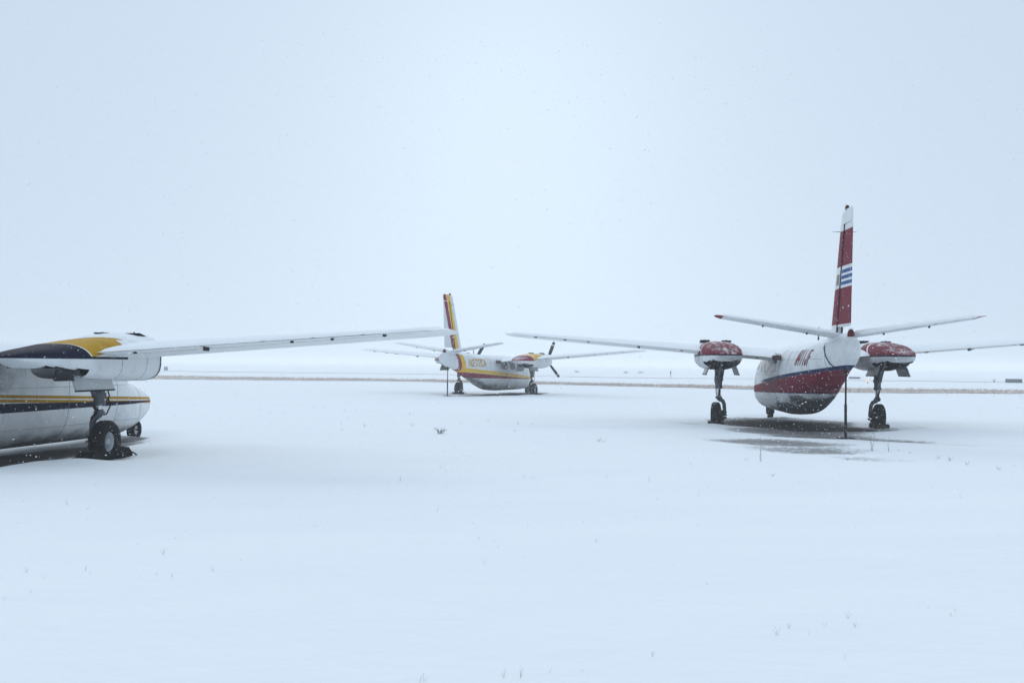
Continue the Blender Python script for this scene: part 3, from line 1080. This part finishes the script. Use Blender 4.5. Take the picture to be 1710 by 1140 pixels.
def build_tail(root, kind, dz):
    mf = M['fin_' + kind]
    m = MB()
    def body_ring(z):
        xa, xb = fin_lead(z), fin_hinge(z)
        th = 0.062 - 0.018 * (z - 2) / 2.4
        cs = np.linspace(0, 1, 8)
        pr = lambda c: th * math.sqrt(min(1, c * 1.6)) * (1 - 0.18 * max(0, c - .5)) + .002
        return [(xa + (xb - xa) * c, pr(c), z) for c in cs] + [(xa + (xb - xa) * c, -pr(c), z) for c in cs[::-1]]
    m.loft([body_ring(z) for z in (1.9, 2.2, 2.8, 3.4, 4.0, 4.30)])
    fin = m.build('fin', mf, root, loc=(0, 0, dz))
    c = MB()
    def cap_ring(z, inset, k):
        xa, xb = fin_lead(z) - inset, fin_trail(z) + inset * 0.4
        cs = np.linspace(0, 1, 10)
        pr = lambda q: k * (0.043 * math.sqrt(min(1, q * 2.2)) * (1 - q) ** 0.7 + .004)
        return [(xa + (xb - xa) * q, pr(q), z) for q in cs] + [(xa + (xb - xa) * q, -pr(q), z) for q in cs[::-1]]
    c.loft([cap_ring(4.315, 0, 1), cap_ring(4.48, 0.0, .95), cap_ring(4.56, 0.05, .7), cap_ring(4.595, 0.14, .3)])
    c.build('fin_cap', mf, fin)
    r = MB()
    zs = np.linspace(2.27, 4.295, 7)
    r.loft([wedge_ring(z, fin_hinge(z) - 0.028, fin_trail(z), 0.048 - 0.012 * (z - 2.2) / 2, 0.005) for z in zs])
    rud = r.build('rudder', mf, fin)
    # dark gap of the hinge line
    hg = MB()
    for s in (-1, 1):
        hg.tube([(fin_hinge(z) - 0.012, s * (0.050 - 0.012 * (z - 2.2) / 2), z) for z in (2.15, 3.2, 4.3)], .019, 6)
    hg.build('hinge_gap', M['black'], fin)
    tb = MB(); tb.box((-5.60, 0, 2.66), (0.09, 0.034, 0.03), None, .004)
    tb.build('trim_tab_link', M['white'], rud)
    if kind == 'red':
        V = []
        for z in (3.12, 3.22, 3.33):
            for q in (.45, .65, .86):
                x = fin_lead(z) + (fin_hinge(z) - fin_lead(z)) * q
                th = 0.062 - 0.018 * (z - 2) / 2.4
                V.append((x, th * math.sqrt(min(1, q * 1.6)) * (1 - 0.18 * max(0, q - .5)) + .006, z))
        F = [(0, 1, 4, 3), (1, 2, 5, 4), (3, 4, 7, 6), (4, 5, 8, 7)]
        fl = obj('faded_flag', V, F, M['flag'], fin)
        # beacon on the fin tip and navigation whiskers
    b = MB()
    zt = 4.585
    b.lathe([(zt, .02), (zt, .042), (zt + .02, .045), (zt + .06, .04), (zt + .085, .025), (zt + .09, .004)], (-5.42 if kind == 'red' else -5.25, 0, 0), 'z', 16)
    b.build('tip_light', M['red_lens'] if kind == 'red' else M['dark_metal'], fin)
    for s in (-1, 1):
        wk = MB()
        wk.tube([(-5.18, s * .03, 4.16), (-5.17, s * .12, 4.175), (-5.20, s * .24, 4.165)], [.008, .006, .003], 6)
        wk.build('navigation_whisker', M['grey_metal'], fin)
    # stabilisers
    for s in (-1, 1):
        ms = M['stab_' + kind]
        def st_pt(y):
            k = (y - 0.1) / 2.48
            return -4.62 - 0.40 * k, -5.20 - 0.08 * k, -5.72 + 0.06 * k, 2.085 + 0.155 * (y - 0.1), 0.058 - 0.026 * k
        def box_ring(y, e=1.0, inset=0):
            xl, xh, xt, z, th = st_pt(y)
            xl -= inset; cs = np.linspace(0, 1, 7)
            pr = lambda q: e * th * math.sqrt(min(1, q * 1.8)) + .002
            return [(xl + (xh - xl) * q, s * y, z + pr(q)) for q in cs] + [(xl + (xh - xl) * q, s * y, z - pr(q)) for q in cs[::-1]]
        def el_ring(y, e=1.0):
            xl, xh, xt, z, th = st_pt(y)
            xa = xh - .018
            return [(xa, s * y, z + e * th * .9), ((xa + xt) / 2, s * y, z + e * th * .5), (xt, s * y, z + .005), (xt, s * y, z - .005), ((xa + xt) / 2, s * y, z - e * th * .5), (xa, s * y, z - e * th * .9)]
        m = MB().loft([box_ring(y) for y in (0.05, 0.6, 1.4, 2.2, 2.46)] + [box_ring(2.55, .6, .10), box_ring(2.59, .15, .25)])
        st = m.build('stabilizer', ms, root, loc=(0, 0, dz))
        e = MB().loft([el_ring(y) for y in (0.20, 0.9, 1.7, 2.40)] + [el_ring(2.52, .7), el_ring(2.57, .25)])
        el = e.build('elevator', ms, st)
        for yb in (0.75, 1.62):
            xl, xh, xt, z, th = st_pt(yb)
            MB().box((xh - .02, s * yb, z - th - .012), (.09, .022, .04), None, .004).build('hinge_bracket', M['black'], st)
        for yb in (1.2, 1.6, 2.0, 2.4):
            xl, xh, xt, z, th = st_pt(yb)
            MB().tube([(xt + .02, s * yb, z), (xt - .13, s * yb, z - .01)], .0035, 5).build('static_wick', M['black'], el)
        fo = lump(55 + s + len(kind))
        def P(u, v, off):
            y = 0.22 + 2.25 * u
            xl, xh, xt, z, th = st_pt(y)
            q = 0.04 + 0.92 * v
            x = xl + (xt - xl) * q
            return (x, s * y, z + th * (math.sqrt(min(1, q * 2.8)) if q < .55 else max(.1, 1.9 * (1 - q))) + off)
        V, F = sheet(P, 40, 12, lambda u, v: 0.030 * (1 + .8 * fo(u, v)) * min(1, 8 * v, 9 * (1 - v)))
        obj('snow_cover', V, F, M['snow'], st)
    return fin


def build_aircraft(kind, name, label, engines, props):
    x0, y0, h, dz = PLACE[kind]
    root = empty(name, (x0, y0, 0), h + math.pi / 2)
    tag(root, label, 'airplane', 'twin engined airplanes parked in the snow')
    # fuselage
    xs = np.concatenate([4.60 - np.array([0, .01, .03, .06, .11, .18]), np.linspace(4.35, -5.4, 64), [-5.5, -5.6, -5.7, -5.8, -5.9, -5.98, -6.05, -6.1, -6.12]])
    m = MB().loft(FUS.rings(xs, 48))
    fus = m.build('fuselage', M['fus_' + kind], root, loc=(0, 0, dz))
    # windshield panes, side windows and door
    for s in (-1, 1):
        a0, a1 = (R(92), R(150)) if s < 0 else (R(88), R(30))
        def P(u, v, e, a0=a0, a1=a1):
            return FUS.pt(2.42 + 0.74 * u - 0.18 * v * (1 - u), a0 + (a1 - a0) * v, e)
        V, F = sheet(P, 8, 10, lambda u, v: 0.006)
        obj('windshield', V, F, M['glass'], fus)
        for cx, cz, hx, hz, tl in ((2.12, 1.55, .28, .19, -.5), (1.40, 1.50, .155, .19, 0), (0.62, 1.47, .36, .185, 0.1), (-.42, 1.47, .44, .165, 0.25)):
            if kind == 'navy' and cx < 1:
                continue
            V, F = window_patch(FUS, s, cx, cz, hx, hz, 0.002, tilt=tl)
            w = obj('window', V, F, M['glass'], fus)
            V, F = window_patch(FUS, s, cx, cz, hx, hz, 0.005, tilt=tl, r0=1.0, r1=1.08)
            obj('window_frame', V, F, M['fus_' + kind], w)
    V, F = window_patch(FUS, 1, -0.35, 1.22, 0.46, 0.56, 0.003, p=7, r0=1.0, r1=1.016)
    d = obj('door_seam', V, F, M['seam'], fus)
    MB().box((-0.02, FUS.side(-0.02, 1.06, 1)[1] + .012, 1.06), (.12, .03, .028), None, .006).build('door_handle', M['black'], fus)
    # seams
    for x in (-2.0, -3.3, -4.75, 2.55, 3.55, 1.08, -1.05):
        r = [[FUS.pt(x + dx, a, o) for a in np.linspace(0, 2 * math.pi, 60)] for dx, o in ((-.006, -.004), (-.003, .0025), (.003, .0025), (.006, -.004))]
        V = [p for q in r for p in q]; n = 60
        F = [(i * n + j, i * n + j + 1, (i + 1) * n + j + 1, (i + 1) * n + j) for i in range(3) for j in range(n - 1)]
        obj('panel_seam', V, F, M['seam'], fus)
    for s in (-1, 1):
        for zz, xa, xb in ((0.60, -1.2, 3.5), (1.245, -1.9, 3.0), (1.62, -4.6, -1.2)):
            MB().tube([FUS.side(x, zz, s, 0.0) for x in np.linspace(xa, xb, 24)], 0.003, 5).build('panel_seam', M['seam'], fus)
    # snow on the roof
    fo = lump(5 + len(kind))
    def P(u, v, e):
        x = -5.35 + 7.3 * u
        return FUS.pt(x, R(152) - R(124) * v, e)
    V, F = sheet(P, 80, 20, lambda u, v: -.012 + 0.055 * max(0, min(1, (0.62 - abs(v - .5) * 1.6 + .3 * fo(u, v)) * 3)))
    obj('snow_cover', V, F, M['snow'], fus)
    # wing root fairing
    for s in (-1, 1):
        build_wing(root, kind, s, dz, 0.018)
        build_nacelle(root, kind, s, dz, engines[s], props)
        build_main_gear(root, kind, s, dz)
        k = MB()
        k.box((-1.32, s * 0.71, 1.665), (0.24, 0.20, 0.12), None, .03)
        k.tube([(-1.38, s * 0.72, 1.62), (-1.30, s * 0.76, 1.56), (-1.2, s * 0.70, 1.6)], .02, 6)
        k.build('flap_actuator', M['rust'], root, loc=(0, 0, dz))
        st = MB()
        V = [FUS.side(-1.27 + dx + .03 * math.sin(z * 9), z, s, .003) for z in np.linspace(1.62, 1.0, 8) for dx in (-.012, .012)]
        st.add(V, [(2 * i, 2 * i + 1, 2 * i + 3, 2 * i + 2) for i in range(7)])
        if kind == 'red':
            st.build('rust_streak', M['rust'], fus)
    build_nose_gear(root, dz)
    build_tail(root, kind, dz)
    # beacon on the tail cone, whip antenna, skid
    b = MB().lathe([(2.02, .03), (2.02, .065), (2.07, .07), (2.13, .065), (2.18, .045), (2.20, .004)], (-5.74, 0, 0), 'z', 18)
    b.build('tail_beacon', M['red_lens'], fus)
    bs = MB().lathe([(2.196, .05), (2.215, .045), (2.23, .004)], (-5.74, 0, 0), 'z', 14)
    bs.build('snow_cap', M['snow'], fus)
    an = MB().tube([(-2.6, 0, 1.95), (-2.66, 0, 2.2), (-2.7, 0, 2.36)], [.025, .014, .006], 6)
    an.build('whip_antenna', M['dark_metal'], fus)
    an = MB().tube([(-5.1, 0, 1.40), (-5.3, 0, 1.32)], [.012, .008], 6)
    an.build('tail_drain', M['black'], fus)
    if kind == 'red':
        c = MB()
        c.tube([FUS.side(x, z, 1, .012) for x, z in ((-4.62, 2.02), (-4.70, 1.85), (-4.83, 1.68), (-5.02, 1.53), (-5.2, 1.44))], .012, 6)
        c.build('dangling_cable', M['black'], fus)
    if LIV[kind]['reg']:
        if kind == 'red':
            for s, dx, xx in ((1, -1, -2.74), (-1, 1, -4.05)):
                sl = 0.85 if s > 0 else 0.5
                lettering(LIV[kind]['reg'], FUS, s, xx, 1.505, .178, .105, .30, sl, .046, .003, dx).build('registration_outline', M['ink'], fus)
                lettering(LIV[kind]['reg'], FUS, s, xx, 1.505, .178, .105, .30, sl, .035, .0065, dx).build('registration', M['crimson'], fus)
        else:
            for s, dx, xx in ((-1, 1, -4.0), (1, -1, -2.4)):
                lettering(LIV[kind]['reg'], FUS, s, xx, 1.46, .272, .195, .29, 0.05, .062, .003, dx).build('registration_outline', M['rustred'], fus)
                lettering(LIV[kind]['reg'], FUS, s, xx, 1.46, .272, .195, .29, 0.05, .040, .0065, dx).build('registration', M['ochre'], fus)
    return root


M['seam'] = material('panel_gap', (0.22, 0.23, 0.24), 0.8)
M['ink'] = material('dark_ink', (0.06, 0.02, 0.06), 0.6)
M['crimson'] = plain('crimson_letters', (0.24, 0.02, 0.05), 0.5, 0, 0.1, 0.1)
M['rustred'] = material('rust_red_letters', (0.42, 0.16, 0.10), 0.6)
M['ochre'] = plain('ochre_letters', (0.60, 0.38, 0.06), 0.6, 0, 0.1, 0.35)
M['flag'] = material('faded_flag_print', lambda g: g.mix(g.smooth(g.noise(22, 3), 0.44, 0.56), (0.30, 0.25, 0.23), (0.16, 0.13, 0.13)), 0.7)
M['rim'] = plain('alloy_rim', (0.42, 0.45, 0.48), 0.4, 0.3, 0.35, 0.2)
for k in LIV:
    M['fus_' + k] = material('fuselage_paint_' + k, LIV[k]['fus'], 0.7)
    M['nac_' + k] = material('nacelle_paint_' + k, nac_paint(k), 0.7)
    M['nacw_' + k] = plain('gear_door_paint_' + k, (0.42, 0.44, 0.45) if k == 'navy' else (0.26, 0.27, 0.28), 0.5, 0, 0.5, 0.25)
    M['fin_' + k] = material('fin_paint_' + k, fin_paint(k), 0.7)
    M['stab_' + k] = material('stabilizer_paint_' + k, stab_paint(k), 0.7)
    M['wing_' + k] = plain('wing_paint_' + k, (0.78, 0.80, 0.81), 0.6, 0, 0.10, 0.15)

build_aircraft('red', 'parked_airplane', 'white airplane with crimson tail fin, blue fin stripes and crimson engine nacelles', {1: True, -1: True}, False)
build_aircraft('maroon', 'parked_airplane', 'white airplane with maroon and yellow stripes and black propellers', {1: True, -1: True}, True)
build_aircraft('navy', 'parked_airplane', 'white airplane with gold and navy stripes and its right engine removed', {1: False, -1: False}, False)


# ------------------------------------------------------------------ wheel chocks
def chock_meshes():
    out = []
    for kind in range(2):
        m = MB()
        if kind == 0:      # chunky rubber wedge
            P = [(-.19, 0), (.18, 0), (.185, .07), (.08, .165), (-.02, .175), (-.17, .09)]
            L = .125
        else:              # timber wedge
            P = [(-.10, 0), (.10, 0), (.10, .07), (.03, .12), (-.03, .12), (-.10, .05)]
            L = .17
        rings = [[(x, yy, z) for x, z in P] for yy in (-L, -L + .015, L - .015, L)]
        for r_, k in ((0, .9), (3, .9)):
            rings[r_] = [(x * k, yy, z * .96 + .002) for x, yy, z in rings[r_]]
        m.loft(rings)
        me = m.build('wheel_chock', M['black'] if kind == 0 else M['timber'], None, False)
        r = MB().tube([(0.0, -L, .08), (0.05, -L - .05, .10), (0.16, -L - .06, .05), (0.25, -L - .03, .02)], .012, 6)
        rp = r.build('rope', M['timber'], me)
        out.append((me, rp))
    return out


CH = chock_meshes()
used_ch = [False, False]
PLN = {'red': 'the crimson-tailed airplane', 'maroon': 'the maroon and yellow striped airplane', 'navy': 'the gold and navy striped airplane'}


def place_chock(kind, k, s, front):
    o, rp = CH[k]
    if used_ch[k]:
        o2 = o.copy(); COL.objects.link(o2)
        rp2 = rp.copy(); COL.objects.link(rp2); rp2.parent = o2
        o = o2
    used_ch[k] = True
    xb = (0.25 if k else 0.40) * (1 if front else -1)
    X, Y = to_world(kind, xb, s * 2.0)
    o.location = (X, Y, min(gz(X, Y), 0.06) - 0.004)
    o.rotation_euler = (0, 0, PLACE[kind][2] + math.pi / 2 + (math.pi if not front else 0) + R(4 * s) + (0 if front else R(5)))
    side = 'left' if s > 0 else 'right'
    tag(o, f"dark wheel chock {'ahead of' if front else 'behind'} the {side} main wheel of {PLN[kind]}", 'wheel chock', 'chocks wedged against the main wheels')


for kind in ('red', 'maroon', 'navy'):
    for s in (1, -1):
        for fr in (True, False):
            place_chock(kind, 0 if kind == 'navy' else 1, s, fr)


# ------------------------------------------------------------------ tail stands
def tail_stand(kind, xb, label):
    X, Y = to_world(kind, xb, 0)
    z0 = gz(X, Y)
    dz = PLACE[kind][3]
    top = FUS.sec(xb)[0] - FUS.sec(xb)[1] + dz - z0 + 0.01
    root = empty('tail_stand', (X, Y, z0), PLACE[kind][2])
    tag(root, label, 'stand', 'poles propping up the airplane tails')
    MB().tube([(0, 0, .01), (0.0, 0, top * .5)], .027, 10).build('pole', M['dark_metal'], root)
    MB().tube([(0, 0, top * .5 - .05), (0.005, 0, top)], .019, 10).build('inner_pole', M['dark_metal'], root)
    MB().box((0, 0, .03), (.32, .22, .022), None, .004).build('base_plate', M['dark_metal'], root)
    MB().tube([(-.03, 0, top - .05), (.03, 0, top - .05)], .03, 8).build('tail_hook', M['dark_metal'], root)


tail_stand('red', -5.30, 'thin dark pole propping the tail of the crimson-tailed airplane')
tail_stand('maroon', -5.40, 'thin dark pole propping the tail of the maroon and yellow airplane')


# ------------------------------------------------------------------ weeds sticking out of the snow
def ray(px, py):
    a, b = px - 855, py - 570
    c, s = math.cos(ROLL), math.sin(ROLL)
    X, Y = a * c - b * s, a * s + b * c
    x, u = X / FPX, -Y / FPX
    return np.array((x, math.cos(PITCH) - u * math.sin(PITCH), math.sin(PITCH) + u * math.cos(PITCH)))


def on_ground(px, py, z=0.13):
    for _ in range(3):
        d = ray(px, py); t = (z - CAM_H) / d[2]
        X, Y = d[0] * t, d[1] * t
        z = gz(X, Y) if Y < 120 else 0.13
    return X, Y, z


def weed_mesh(seed, n, h, spread, rad):
    r = random.Random(seed); m = MB()
    for i in range(n):
        a = r.uniform(0, 6.28); L = h * r.uniform(.45, 1.0); lean = spread * r.uniform(.2, 1.0); rt = r.uniform(0, spread * .25 * h)
        p = [np.array((rt * math.cos(a), rt * math.sin(a), -.05))]
        for k in (0.35, 0.7, 1.0):
            q = lean * k ** 1.6
            p.append(np.array(((rt + L * q) * math.cos(a) + r.uniform(-.08, .08) * L * k, (rt + L * q) * math.sin(a) + r.uniform(-.08, .08) * L * k, L * k * (1 - .25 * q))))
        m.tube(p, [rad, rad * .9, rad * .7, rad * .35], 4)
        if r.random() < .7:
            e = p[-1]
            for _ in range(r.randint(1, 3)):
                d = np.array((r.uniform(-1, 1), r.uniform(-1, 1), r.uniform(.1, 1))) * L * .16
                m.tube([e * .92 + p[-2] * .08, e * .92 + p[-2] * .08 + d], [rad * .6, rad * .5], 3)
    return m


W_SMALL = [weed_mesh(i, 2 + i % 3, .075, .7, .0011) for i in range(4)]
W_MED = [weed_mesh(20 + i, 6, .10, 1.1, .0024) for i in range(3)]
weed_objs = {}


def weed(key, mb, px, py, label, group=None, scale=1.0, far=False):
    X, Y, z = on_ground(px, py)
    if key in weed_objs:
        o = weed_objs[key].copy(); COL.objects.link(o)
    else:
        o = mb.build('dry_weed', M['weed'], None, False); weed_objs[key] = o
    o.location = (X, Y, z); o.rotation_euler = (0, 0, random.uniform(0, 6.28)); o.scale = (scale,) * 3
    tag(o, label, 'weed', group)


LBL_S = 'tiny dry weed stems barely poking out of the smooth snow'
GRP_S = 'dry weeds in the snow'
small_px = [(75, 965), (45, 955), (143, 952), (150, 958), (234, 962), (262, 960), (287, 963), (4, 965), (52, 990), (355, 953), (272, 925), (113, 843),
            (8, 1000), (736, 781), (800, 900), (809, 940), (826, 905), (832, 915), (996, 905), (1165, 828), (730, 853), (668, 803), (876, 797), (890, 800),
            (1012, 797), (1085, 804), (1090, 1095), (917, 1123), (973, 1121), (840, 1130), (870, 1130), (700, 1138), (708, 1137), (1298, 1060),
            (1318, 1048), (1350, 1060), (1378, 1045), (1416, 1032), (1428, 1046), (1410, 1098), (1550, 1015), (1595, 1020), (1588, 1028), (1605, 832), (1605, 770)]
for i, (px, py) in enumerate(small_px):
    near = py > 880
    weed(('s', i % 4), W_SMALL[i % 4], px, py, LBL_S, GRP_S, random.uniform(.3, .65) if near else random.uniform(.5, 1.0))
LBL_M = 'low clump of dry weeds half drifted over by snow'
for i, (px, py) in enumerate([(576, 686), (608, 712), (571, 718), (684, 692), (688, 711), (770, 708), (815, 704), (865, 708), (888, 708), (860, 720),
                              (1000, 737), (1008, 738), (1566, 765), (1585, 769), (1615, 776), (1668, 784), (1290, 795), (1246, 768), (1415, 768),
                              (1445, 769), (1500, 752), (1520, 757), (1095, 650), (1125, 652), (1143, 653), (1570, 660), (1582, 661), (1680, 662)]):
    weed(('m', i % 3), W_MED[i % 3], px, py, LBL_M, 'weed clumps in the snow', random.uniform(.45, .9))
weed('bushy', weed_mesh(91, 30, .15, 1.3, .0036), 735, 724, 'bushy dark dry weed tuft standing alone in open snow')
weed('tall', weed_mesh(92, 3, .42, .25, .0045), 1457, 752, 'tall dry weed stalk with drooping head by the tail pole')
weed('tall2', weed_mesh(93, 2, .34, .12, .0035), 1484, 754, 'single upright weed stem beside the tall drooping stalk')
weed('twin', weed_mesh(94, 4, .38, .15, .0024), 1270, 770, 'pair of thin straight weed stems before the grey slush')


# ------------------------------------------------------------------ far airfield: grass, signs, lights, bushes
def grass_band():
    n = 60000
    m = len(GRASS_N) - 1
    V = np.zeros((n, 3, 3)); k = 0
    N_, F_ = np.array(GRASS_N, float), np.array(GRASS_F, float)
    seg = rng.choice(m, size=n, p=(lambda w: w / w.sum())(np.array([np.linalg.norm(N_[i + 1] - N_[i]) * (1.0 if 0 < i < 8 else .5) for i in range(m)])))
    t = rng.random(n)[:, None]; v = rng.random(n)[:, None]
    a = N_[seg] * (1 - t) + N_[seg + 1] * t
    b = F_[seg] * (1 - t) + F_[seg + 1] * t
    v = np.clip(v * 1.1 - 0.05 + 0.05 * rng.standard_normal((n, 1)), -.12, 1.1)
    P = a * (1 - v) + b * v
    keep = (fbm(P[:, 0] / 3.0, P[:, 1] / 1.2, 77, 3) + 0.16 * rng.standard_normal(n)) > 0.42
    P = P[keep]; n = len(P)
    h = 0.05 + 0.14 * rng.random(n); w = 0.012 + 0.018 * rng.random(n)
    th = rng.random(n) * 6.28; lean = rng.normal(0.12, 0.14, n)
    co = np.zeros((n, 3, 3), np.float32)
    co[:, 0, 0] = P[:, 0] - np.cos(th) * w; co[:, 0, 1] = P[:, 1] - np.sin(th) * w; co[:, 0, 2] = .12
    co[:, 1, 0] = P[:, 0] + np.cos(th) * w; co[:, 1, 1] = P[:, 1] + np.sin(th) * w; co[:, 1, 2] = .12
    co[:, 2, 0] = P[:, 0] + lean; co[:, 2, 1] = P[:, 1] + rng.normal(0, .08, n); co[:, 2, 2] = .14 + h
    me = bpy.data.meshes.new('dry_grass')
    me.vertices.add(n * 3); me.vertices.foreach_set('co', co.ravel())
    me.loops.add(n * 3); me.polygons.add(n)
    me.loops.foreach_set('vertex_index', np.arange(n * 3, dtype=np.int32))
    me.polygons.foreach_set('loop_start', np.arange(0, n * 3, 3, dtype=np.int32))
    me.update(calc_edges=True)
    me.materials.append(material('dry_tan_grass', lambda g: g.mix(g.smooth(g.noise(.5, 4), .35, .65), (0.60, 0.495, 0.425), (0.47, 0.385, 0.325)), .9))
    o = bpy.data.objects.new('dry_grass', me); COL.objects.link(o)
    o['kind'] = 'stuff'
    tag(o, 'band of dry tan grass showing through the snow across the airfield', 'grass')


grass_band()


def airfield_sign(px, py, w, h, label):
    X, Y, z = on_ground(px, py)
    root = empty('airfield_sign', (X, Y, z), math.atan2(-X, Y) * 1.0)
    tag(root, label, 'sign')
    MB().box((0, 0, .06 + h / 2), (w, .14, h), None, .02).build('panel', M['signgrey'], root)
    fr = MB()
    for s in (-1, 1):
        fr.box((s * (w / 2 + .012), 0, .06 + h / 2), (.03, .17, h + .03), None, .004)
    fr.build('end_frame', M['dark_metal'], root)
    n = max(2, int(w / .6))
    for i in range(n):
        MB().tube([((i + .5) / n * w - w / 2, 0, -.08), ((i + .5) / n * w - w / 2, 0, .07)], .025, 6).build('leg', M['dark_metal'], root)
    MB().box((0, 0, .06 + h + .022), (w * .98, .15, .04), None, .015).build('snow_cap', M['snow'], root)


M['signgrey'] = material('grey_sign_back', lambda g: weather(g, (0.13, 0.145, 0.165), .3, .3, .1), .6)
airfield_sign(1693, 640, 1.40, .36, 'long low grey airfield sign beyond the tan grass band')
airfield_sign(1427, 633, 1.25, .20, 'low flat airfield sign seen under the crimson nacelle')

def small_marker(px, py, h, r, mat, name, label, cat, lo=.5):
    X, Y, z = on_ground(px, py)
    root = empty(name, (X, Y, z))
    tag(root, label, cat)
    MB().tube([(0, 0, -.08), (0, 0, h * .6)], r * .4, 8).build('post', M['dark_metal'], root)
    MB().lathe([(h * lo, r * .3), (h * (lo + .05), r), (h * .85, r), (h * .95, r * .7), (h, r * .1)], (0, 0, 0), 'z', 14).build('head', mat, root)


M['drum'] = material('pale_grey_drum', (0.26, 0.28, 0.31), .7)
M['frosted'] = material('snow_laden', (0.80, 0.81, 0.82), .9)
M['orange_lamp'] = material('orange_runway_lamp', (0.9, 0.35, 0.1), .4, emit=((1.0, .45, .18), 0.9))
small_marker(1449, 640, .30, .10, M['orange_lamp'], 'runway_light', 'small lit orange runway light beyond the tan grass', 'light')
small_marker(277, 618.5, .62, .30, M['drum'], 'marker_drum', 'small round grey marker drum far beyond the wing', 'marker', .04)
small_marker(1120, 631, .85, .06, M['signgrey'], 'marker_post', 'thin grey marker post on the far side of the grass', 'post')
small_marker(1660, 638, .36, .15, M['frosted'], 'runway_light', 'small pale unlit runway light next to the long grey sign', 'light')


def far_bush(px, py, w, h, seed):
    X, Y, z = on_ground(px, py)
    r = np.random.default_rng(seed)
    root = empty('bush', (X, Y, z))
    tag(root, 'faint low bare bush far out on the snowy field', 'bush', 'faint bushes far out on the field')
    V, F = [], []
    for i in range(260):
        p = r.normal(0, 1, 3) * (w * .24, w * .2, h * .25) + (0, 0, h * .42)
        p[2] = max(p[2], .02)
        d = r.normal(0, 1, (3, 3)) * .055
        k = len(V); V += [tuple(p + q) for q in d]; F.append((k, k + 1, k + 2))
    obj('crown', V, F, M['frosted'], root, False)
    t = MB()
    for i in range(6):
        a = r.uniform(0, 6.28)
        t.tube([(0, 0, -.1), (w * .12 * math.cos(a), w * .12 * math.sin(a), h * .4), (w * .3 * math.cos(a), w * .3 * math.sin(a), h * .8)], [.025, .018, .008], 5)
    t.build('stem', M['frosted'], root)


for i, (px, py, w, h) in enumerate([(963, 622, .9, .4), (1045, 623, .8, .4), (1070, 623, 1.3, .4)]):
    far_bush(px, py, w, h, 40 + i)


# ------------------------------------------------------------------ falling snow
def flake_mat():
    m = bpy.data.materials.new('snowflake'); m.use_nodes = True
    nt = m.node_tree; nt.nodes.clear()
    o = nt.nodes.new('ShaderNodeOutputMaterial'); a = nt.nodes.new('ShaderNodeBsdfDiffuse'); b = nt.nodes.new('ShaderNodeBsdfTranslucent'); x = nt.nodes.new('ShaderNodeMixShader')
    a.inputs[0].default_value = b.inputs[0].default_value = (0.97, 0.98, 0.99, 1); x.inputs[0].default_value = 0.5
    nt.links.new(a.outputs[0], x.inputs[1]); nt.links.new(b.outputs[0], x.inputs[2]); nt.links.new(x.outputs[0], o.inputs[0])
    return m


def snowfall():
    n = 190000
    y = 6.0 + 33 * rng.random(n) ** 0.6
    half = 3.0 + 0.62 * y
    x = (rng.random(n) * 2 - 1) * half
    z = 0.16 + (0.6 + 0.42 * y) * rng.random(n)
    ok = z < 6.3
    x, y, z = x[ok], y[ok], z[ok]; n = len(x)
    r = 0.0017 + 0.0035 * rng.random(n) ** 3
    el = 1.2 + 1.3 * rng.random(n)
    D = np.stack([np.full(n, -0.82) + rng.normal(0, .2, n), rng.normal(0, .3, n), np.full(n, -.45) + rng.normal(0, .2, n)], -1)
    D /= np.linalg.norm(D, axis=1)[:, None]
    A = np.cross(D, np.array((0, 1.0, 0.1))); A /= np.linalg.norm(A, axis=1)[:, None]
    B = np.cross(D, A)
    C = np.stack([x, y, z], -1)
    co = np.stack([C + D * (r * el)[:, None], C - D * (r * el)[:, None], C + A * r[:, None], C - A * r[:, None], C + B * r[:, None], C - B * r[:, None]], 1)
    tri = np.array([(0, 2, 4), (0, 4, 3), (0, 3, 5), (0, 5, 2), (1, 4, 2), (1, 3, 4), (1, 5, 3), (1, 2, 5)])
    idx = (np.arange(n)[:, None, None] * 6 + tri[None]).reshape(-1, 3)
    me = bpy.data.meshes.new('falling_snow')
    me.vertices.add(n * 6); me.vertices.foreach_set('co', co.astype(np.float32).ravel())
    me.loops.add(idx.size); me.polygons.add(len(idx))
    me.loops.foreach_set('vertex_index', idx.ravel().astype(np.int32))
    me.polygons.foreach_set('loop_start', np.arange(0, idx.size, 3, dtype=np.int32))
    me.update(calc_edges=True)
    me.materials.append(flake_mat())
    o = bpy.data.objects.new('falling_snow', me); COL.objects.link(o)
    o['kind'] = 'stuff'
    tag(o, 'snowflakes drifting through the air', 'snow')


snowfall()

# ------------------------------------------------------------------ snowy air
hz = MB().box((0, 700, 2.9), (3400, 2600, 8.0)).build('haze', None, None, False)
hm = bpy.data.materials.new('snowy_air'); hm.use_nodes = True
nt = hm.node_tree
for n in list(nt.nodes):
    nt.nodes.remove(n)
ho = nt.nodes.new("ShaderNodeOutputMaterial"); pv = nt.nodes.new("ShaderNodeVolumePrincipled")
pv.inputs["Color"].default_value = (0.95, 0.97, 0.99, 1)
pv.inputs["Density"].default_value = 0.0018
pv.inputs["Anisotropy"].default_value = 0.25
nt.links.new(pv.outputs[0], ho.inputs["Volume"])
hz.data.materials.append(hm)
hz['kind'] = 'stuff'
tag(hz, 'pale blue snowy haze over the whole airfield', 'haze')
